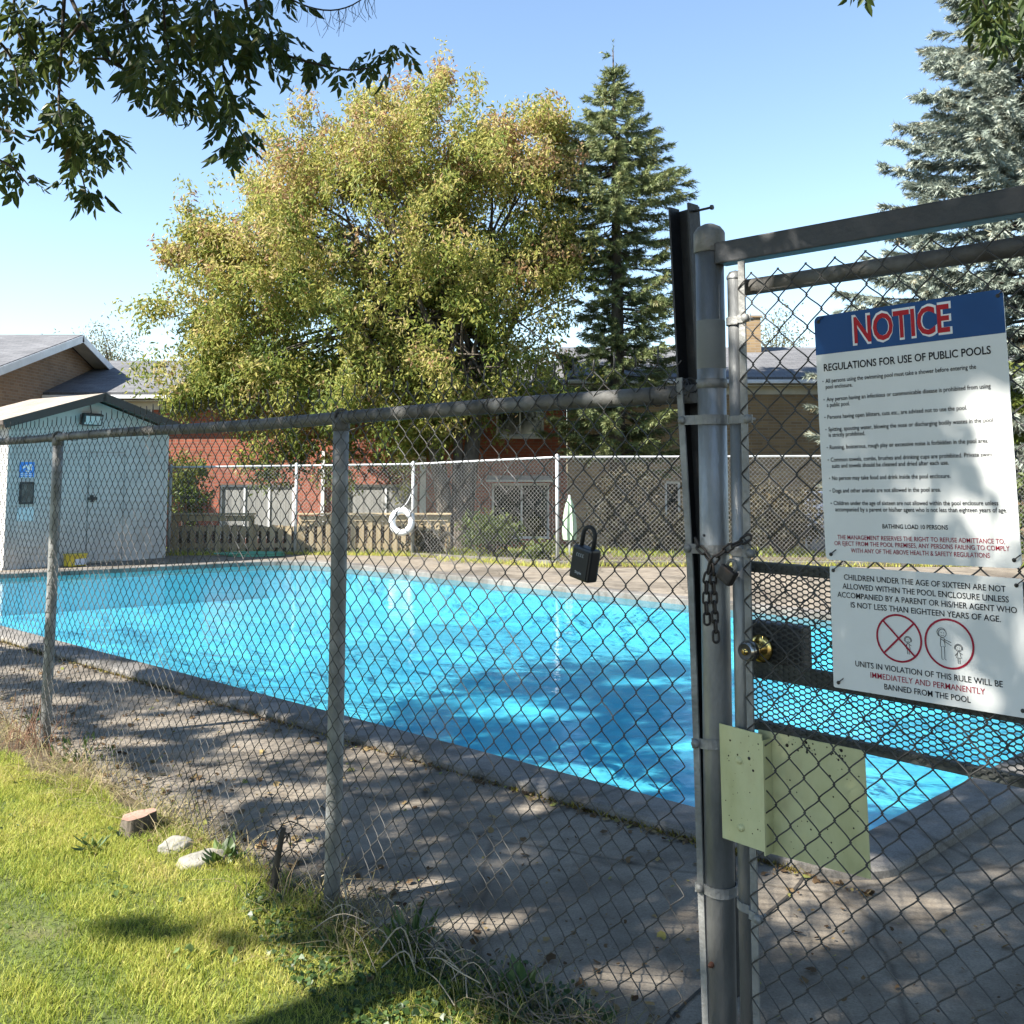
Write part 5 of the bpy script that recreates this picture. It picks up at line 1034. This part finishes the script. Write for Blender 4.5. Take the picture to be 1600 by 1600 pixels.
n = 7000; a = rng.uniform(-4.6, 1.45, n); b = rng.normal(size=n)*.10-.04-eb(a)*rng.random(n); b = np.where(b > .1, .1*rng.random(n), b); dn_ = np.array([.55+.45*math.sin(x*5.3+1)+(.5 if -2.6 < x < -1.2 or .05 < x < .5 else 0)+(.0 if x < .9 else .4) for x in a]); k = rng.random(n) < dn_*.75; a, b = a[k], b[k]; n = len(a)
R0 = ab(a, b); R0[:, 2] = 0; D = rng.normal(size=(n, 3))*.75; D[:, 2] = .25+rng.random(n)*.9; blades('dry_grass', M['dry'], R0, D, .05+.17*rng.random(n)**1.6, .0009+.0012*rng.random(n), np.clip(.42+rng.normal(size=n)*.25, 0, 1), .5)
# grass strip at the foot of the far fence
n = 9000; x = rng.uniform(-7, 11, n); yl = np.interp(x, fpts[:, 0], fpts[:, 1]); R0 = np.column_stack([x, yl-rng.random(n)**1.2*np.where((x > -1.4) & (x < 1.2), 1.0, .25)+.25*(rng.random(n)-.5), np.full(n, -.03)]); D = rng.normal(size=(n, 3))*.4; D[:, 2] = 1
blades('far_grass', M['grass'], R0, D, .05+.09*rng.random(n), .004+.004*rng.random(n), np.clip(.66+rng.normal(size=n)*.2, 0, 1))
n = 26000; R0 = np.column_stack([rng.uniform(-9, 12, n), rng.uniform(19.0, 26.2, n), np.zeros(n)]); k = R0[:, 1] > np.interp(R0[:, 0], fpts[:, 0], fpts[:, 1])+.1; R0 = R0[k]; n = len(R0); R0[:, 2] = np.interp(R0[:, 1], [20.6, 24.5], [-.035, -.75]); D = rng.normal(size=(n, 3))*.4; D[:, 2] = 1
blades('yard_grass', M['grass'], R0, D, .06+.1*rng.random(n), .006+.006*rng.random(n), np.clip(.4+rng.normal(size=n)*.2, 0, 1))
# creeping ground cover in the shade at the foot of the fence
n = 6500; u, v = rng.uniform(380, 960, n), rng.uniform(1380, 1640, n); k = (v > 1395+(u-430)*.36+rng.normal(size=n)*14) & (v < np.interp(u, [380, 470, 560, 700, 960], [1450, 1560, 1620, 1640, 1640])); u, v = u[k], v[k]; P = np.array([G(x, y) for x, y in zip(u, v)]); n = len(P)
P[:, 2] = .008+.03*rng.random(n)**1.5
def discs(P, r, tilt):
    n = len(P); N_ = np.column_stack([rng.normal(size=(n, 2))*tilt, np.ones(n)]); N_ /= np.linalg.norm(N_, axis=1)[:, None]; X = perp(N_); Y = np.cross(N_, X); K = 7; out = []
    for k in range(K):
        a = 2*np.pi*k/K; rr = r*(.35 if k == 0 else 1.0); out.append(P+X*(rr*math.cos(a))[:, None]+Y*(rr*math.sin(a))[:, None]+N_*(r*.12*math.cos(2*a))[:, None])
    return np.stack(out, 1).reshape(-1, 3), np.arange(n)[:, None]*K+np.arange(K)[None]
V, F_ = discs(P, .005+.009*rng.random(n), .6); m = MB(); m.add(V, F_); tag(m.build('ground_cover', M['clover'], None, np.clip(.35+rng.normal(size=n)*.22, 0, 1)), kind='stuff')
n = 1500; a, b = rng.uniform(-4.5, .3, n), rng.uniform(-2.6, -.1, n); k = np.array([snoise(x, y, 3.3) for x, y in zip(a, b)]) > .28; P = ab(a[k], b[k]); n = len(P); P[:, 2] = .02+.02*rng.random(n); V, F_ = discs(P, .006+.009*rng.random(n), .5); m = MB(); m.add(V, F_); tag(m.build('clover', M['clover'], None, np.clip(.7+rng.normal(size=n)*.2, 0, 1)), kind='stuff')
# fallen leaves on pavement and coping
n = 3600; a = rng.uniform(-6.5, 3.6, n); b = np.where(rng.random(n) < .4, np.abs(rng.normal(size=n))*.22, rng.uniform(-.25, 2.2, n)); P = ab(a, b); inp = np.array([np.dot(p[:2]-PA, unit([.67, .74])) for p in P]); k = (inp < -.285); P = P[k]
s = rng.uniform(-.3, 9, 900); dn_ = unit(PB-PA); Q = PA[None]+dn_[None]*s[:, None]-np.array([dn_[1], -dn_[0]])[None]*0+np.array([-.67, -.74])[None]*(.292+np.abs(rng.normal(size=900))*.035)[:, None]; P = np.vstack([P, np.column_stack([Q, np.zeros(900)])]); n = len(P)
bb_ = -(P-P2)@FM; P[:, 2] = .006+.006*rng.random(n)+np.where(bb_ < -.05, .022, 0); r_ = np.where(rng.random(n) < .75, .004+.006*rng.random(n), .010+.012*rng.random(n)); V, F_ = discs(P, r_, .35); m = MB(); m.add(V, F_); tag(m.build('leaf_litter', M['litter'], None, rng.random(n)), kind='stuff')
# moss and weeds in the joint between coping and pavement
M['moss'] = leafmat('joint_moss', [(0, (.05, .035, .015)), (.5, (.16, .12, .03)), (1, (.30, .27, .06))], .2, .8, .1)
s = np.abs(rng.uniform(-.3, 9.5, 5200)); w_ = np.array([.25+.75*max(0, math.sin(x*1.9)*math.sin(x*.77+1)) for x in s]); k = rng.random(len(s)) < w_; s = s[k]; n = len(s); Q = PA[None]+dn_[None]*s[:, None]+np.array([-.67, -.74])[None]*(.282+np.abs(rng.normal(size=n))*.012)[:, None]
R0 = np.column_stack([Q, np.full(n, .0)]); D = rng.normal(size=(n, 3))*.6; D[:, 2] = 1; blades('joint_moss', M['moss'], R0, D, .012+.035*rng.random(n)**2, .002+.002*rng.random(n), rng.random(n))
# cut stump and two stones
b = G(215, 1298); st = thing('tree_stump', 'small cut tree stump in the lawn near the fence', 'stump', b); m = MB(); th = np.arange(28)*2*np.pi/28; rr = .072*(1+.08*np.sin(th*3)+.05*np.sin(th*7+1))
V = np.vstack([np.column_stack([b[0]+rr*s_*np.cos(th), b[1]+rr*s_*np.sin(th), np.full(28, z)+.012*np.cos(th)*(z > .03)]) for z, s_ in ((-.04, 1.25), (.02, 1.08), (.07, 1.0))]); i = np.arange(2)[:, None]*28; j = np.arange(28)[None]; m.add(V, np.stack([i+j, i+(j+1) % 28, i+28+(j+1) % 28, i+28+j], -1).reshape(-1, 4)); m.build('bark', M['bark'], st)
m = MB(); V = np.vstack([V[56:]+np.array([0, 0, .0008]), [[b[0], b[1], .071]]]); m.add(V, np.array([[k, (k+1) % 28, 28] for k in range(28)])); m.build('cut_face', M['stump_top'], st)
def stone(name, label, u, v, sx_, sy_, sz_, rot, seed):
    r = np.random.default_rng(seed); bm = bmesh.new(); bmesh.ops.create_icosphere(bm, subdivisions=4, radius=1); ph = r.uniform(0, 6, 9)
    for q in bm.verts:
        c = q.co; k = 1+.10*math.sin(c.x*2.6+ph[0]+c.y*1.7)+.07*math.sin(c.y*4.3+ph[1]+c.z*2)+.04*math.sin(c.x*8+ph[2])*math.sin(c.z*7+ph[3]+c.y*5)
        x, y, z = c.x*k*sx_, c.y*k*sy_, math.copysign(abs(c.z)**.75, c.z)*k*sz_; q.co = (x*math.cos(rot)-y*math.sin(rot), x*math.sin(rot)+y*math.cos(rot), z)
    for f_ in bm.faces: f_.smooth = True
    me = bpy.data.meshes.new(name); bm.to_mesh(me); bm.free(); me.materials.append(M['stone']); o = bpy.data.objects.new(name, me); C.objects.link(o); p = G(u, v); o.location = (p[0], p[1], .012); return tag(o, label, 'stone')
stone('stone', 'rounded pale stone in the grass next to the stump', 273, 1330, .072, .058, .045, .4, 3)
stone('stone', 'larger flat pale stone lying right of the rounded stone', 318, 1350, .105, .066, .036, .5, 5)
stone('stone', 'flat grey stone half hidden in ground cover beside the pavement', 596, 1452, .075, .05, .02, .2, 8)
# dead stick, dry tangle, broad leafed weeds
b = G(424, 1398); ds = MB(); ds.tube(smoothpath([b-UP*.03, b+np.array([.01, .02, .10]), b+np.array([.035, .03, .235])], 8), np.linspace(.016, .010, 8), 8)
for k in range(12): p = b+np.array([.01+.02*rng.random(), .02, .04+.18*rng.random()]); ds.tube(smoothpath([p, p+rng.normal(size=3)*.03+UP*.02, p+rng.normal(size=3)*.07+UP*.03], 5), .0024, 4, cap=False)
tag(ds.build('dead_stick', M['twig']), 'dark broken dead stick standing at the foot of the fence', 'stick')
b = FP(.16, 0, .02); dv = MB()
for k in range(46):
    p = b+FE*rng.uniform(-.12, .6)+FM*rng.normal()*.05; q = p+FE*rng.uniform(.05, .35)*rng.choice([-1, 1, 1])+FM*rng.normal()*.06; z = rng.uniform(.01, .16); dv.tube(smoothpath([p+UP*rng.uniform(0, .08), (p+q)/2+UP*z+rng.normal(size=3)*.02, q+UP*rng.uniform(.0, .1)], 9), rng.uniform(.0012, .0028), 4, cap=False)
tag(dv.build('dry_vine', pm('dry_stem', [(.3, (.20, .16, .11)), (.7, (.42, .36, .27))], 9, .9)), 'pale tangle of dry vine stems right of the middle fence post', 'dry vine')
b = FP(-3.0, 0, .1); dv = MB()
for k in range(60):
    p = b+FE*rng.normal()*.16+FM*rng.normal()*.10; q = p+rng.normal(size=3)*np.array([.08, .08, 0]); dv.tube(smoothpath([p-UP*.02, (p+q)/2+UP*rng.uniform(.05, .16), q+UP*rng.uniform(.05, .30)], 7), rng.uniform(.001, .0022), 4, cap=False)
tag(dv.build('dry_vine', pm('red_brown_stem', [(.3, (.10, .05, .03)), (.7, (.24, .13, .08))], 9, .9)), 'red brown dead stems at the foot of the left fence post', 'dry vine')
b = FP(1.05, 0, .02); dv = MB()
for k in range(34):
    p = b+FE*rng.uniform(-.2, .45)+FM*rng.normal()*.04; q = p+FE*rng.uniform(.05, .3)+FM*rng.normal()*.07; z = rng.uniform(.01, .12); dv.tube(smoothpath([p+UP*rng.uniform(0, .06), (p+q)/2+UP*z+rng.normal(size=3)*.02, q+UP*rng.uniform(.0, .06)], 9), rng.uniform(.0012, .0026), 4, cap=False)
tag(dv.build('dry_vine', M['litter_stem'] if 'litter_stem' in M else pm('brown_dry_stem', [(.3, (.14, .10, .07)), (.7, (.30, .24, .17))], 9, .9)), 'brown dry stems at the fence bottom left of the gate post', 'dry vine')
def weed(label, u, v, n, L, w, rise, tint, spread=.05, off=None):
    b = G(u, v) if off is None else off; a = rng.uniform(0, 2*np.pi, n); D = np.column_stack([np.cos(a), np.sin(a), rise*rng.uniform(.4, 1.6, n)]); D /= np.linalg.norm(D, axis=1)[:, None]; P = b+np.column_stack([np.cos(a), np.sin(a), np.zeros(n)])*rng.random((n, 1))*spread; P[:, 2] += rise*.06*rng.random(n)
    Sd = np.cross(D, [0, 0, 1.]+rng.normal(size=(n, 3))*.25); Sd /= np.linalg.norm(Sd, axis=1)[:, None]; V, F_ = leaflets(P, D, Sd, L*rng.uniform(.6, 1.2, n), w); m = MB(); m.add(V, F_); tt = np.clip(tint+rng.normal(size=n)*.15, 0, 1); t = thing('weed', label, 'weed', b); m.build('leaves', M['clover'], t, np.concatenate([tt, tt]))
    m = MB(); 
    for k in range(min(n, 14)): m.tube([b-UP*.01, (b+P[k])/2, P[k]+D[k]*.01], .0014, 4, cap=False)
    m.build('stems', M['twig'], t)
weed('bright broad leafed weed sprig at the foot of the left fence post', 50, 1140, 9, .06, .30, .9, .95, .02, G(52, 1150)+UP*.07)
weed('broad leafed weed right of the two pale stones', 350, 1352, 20, .075, .26, .8, .75)
weed('low dandelion weed in the sunlit lawn left of the stump', 148, 1330, 14, .07, .16, .7, .7)
weed('grassy weed tuft in front of the dry vine stems', 640, 1500, 40, .10, .07, 1.5, .55)
weed('pale leafy weed at the fence bottom near the gate', 815, 1560, 26, .06, .25, .8, .8)
weed('scraggly green weed climbing the fence bottom right of the left post', 128, 1190, 40, .05, .2, 1.6, .75, .16)
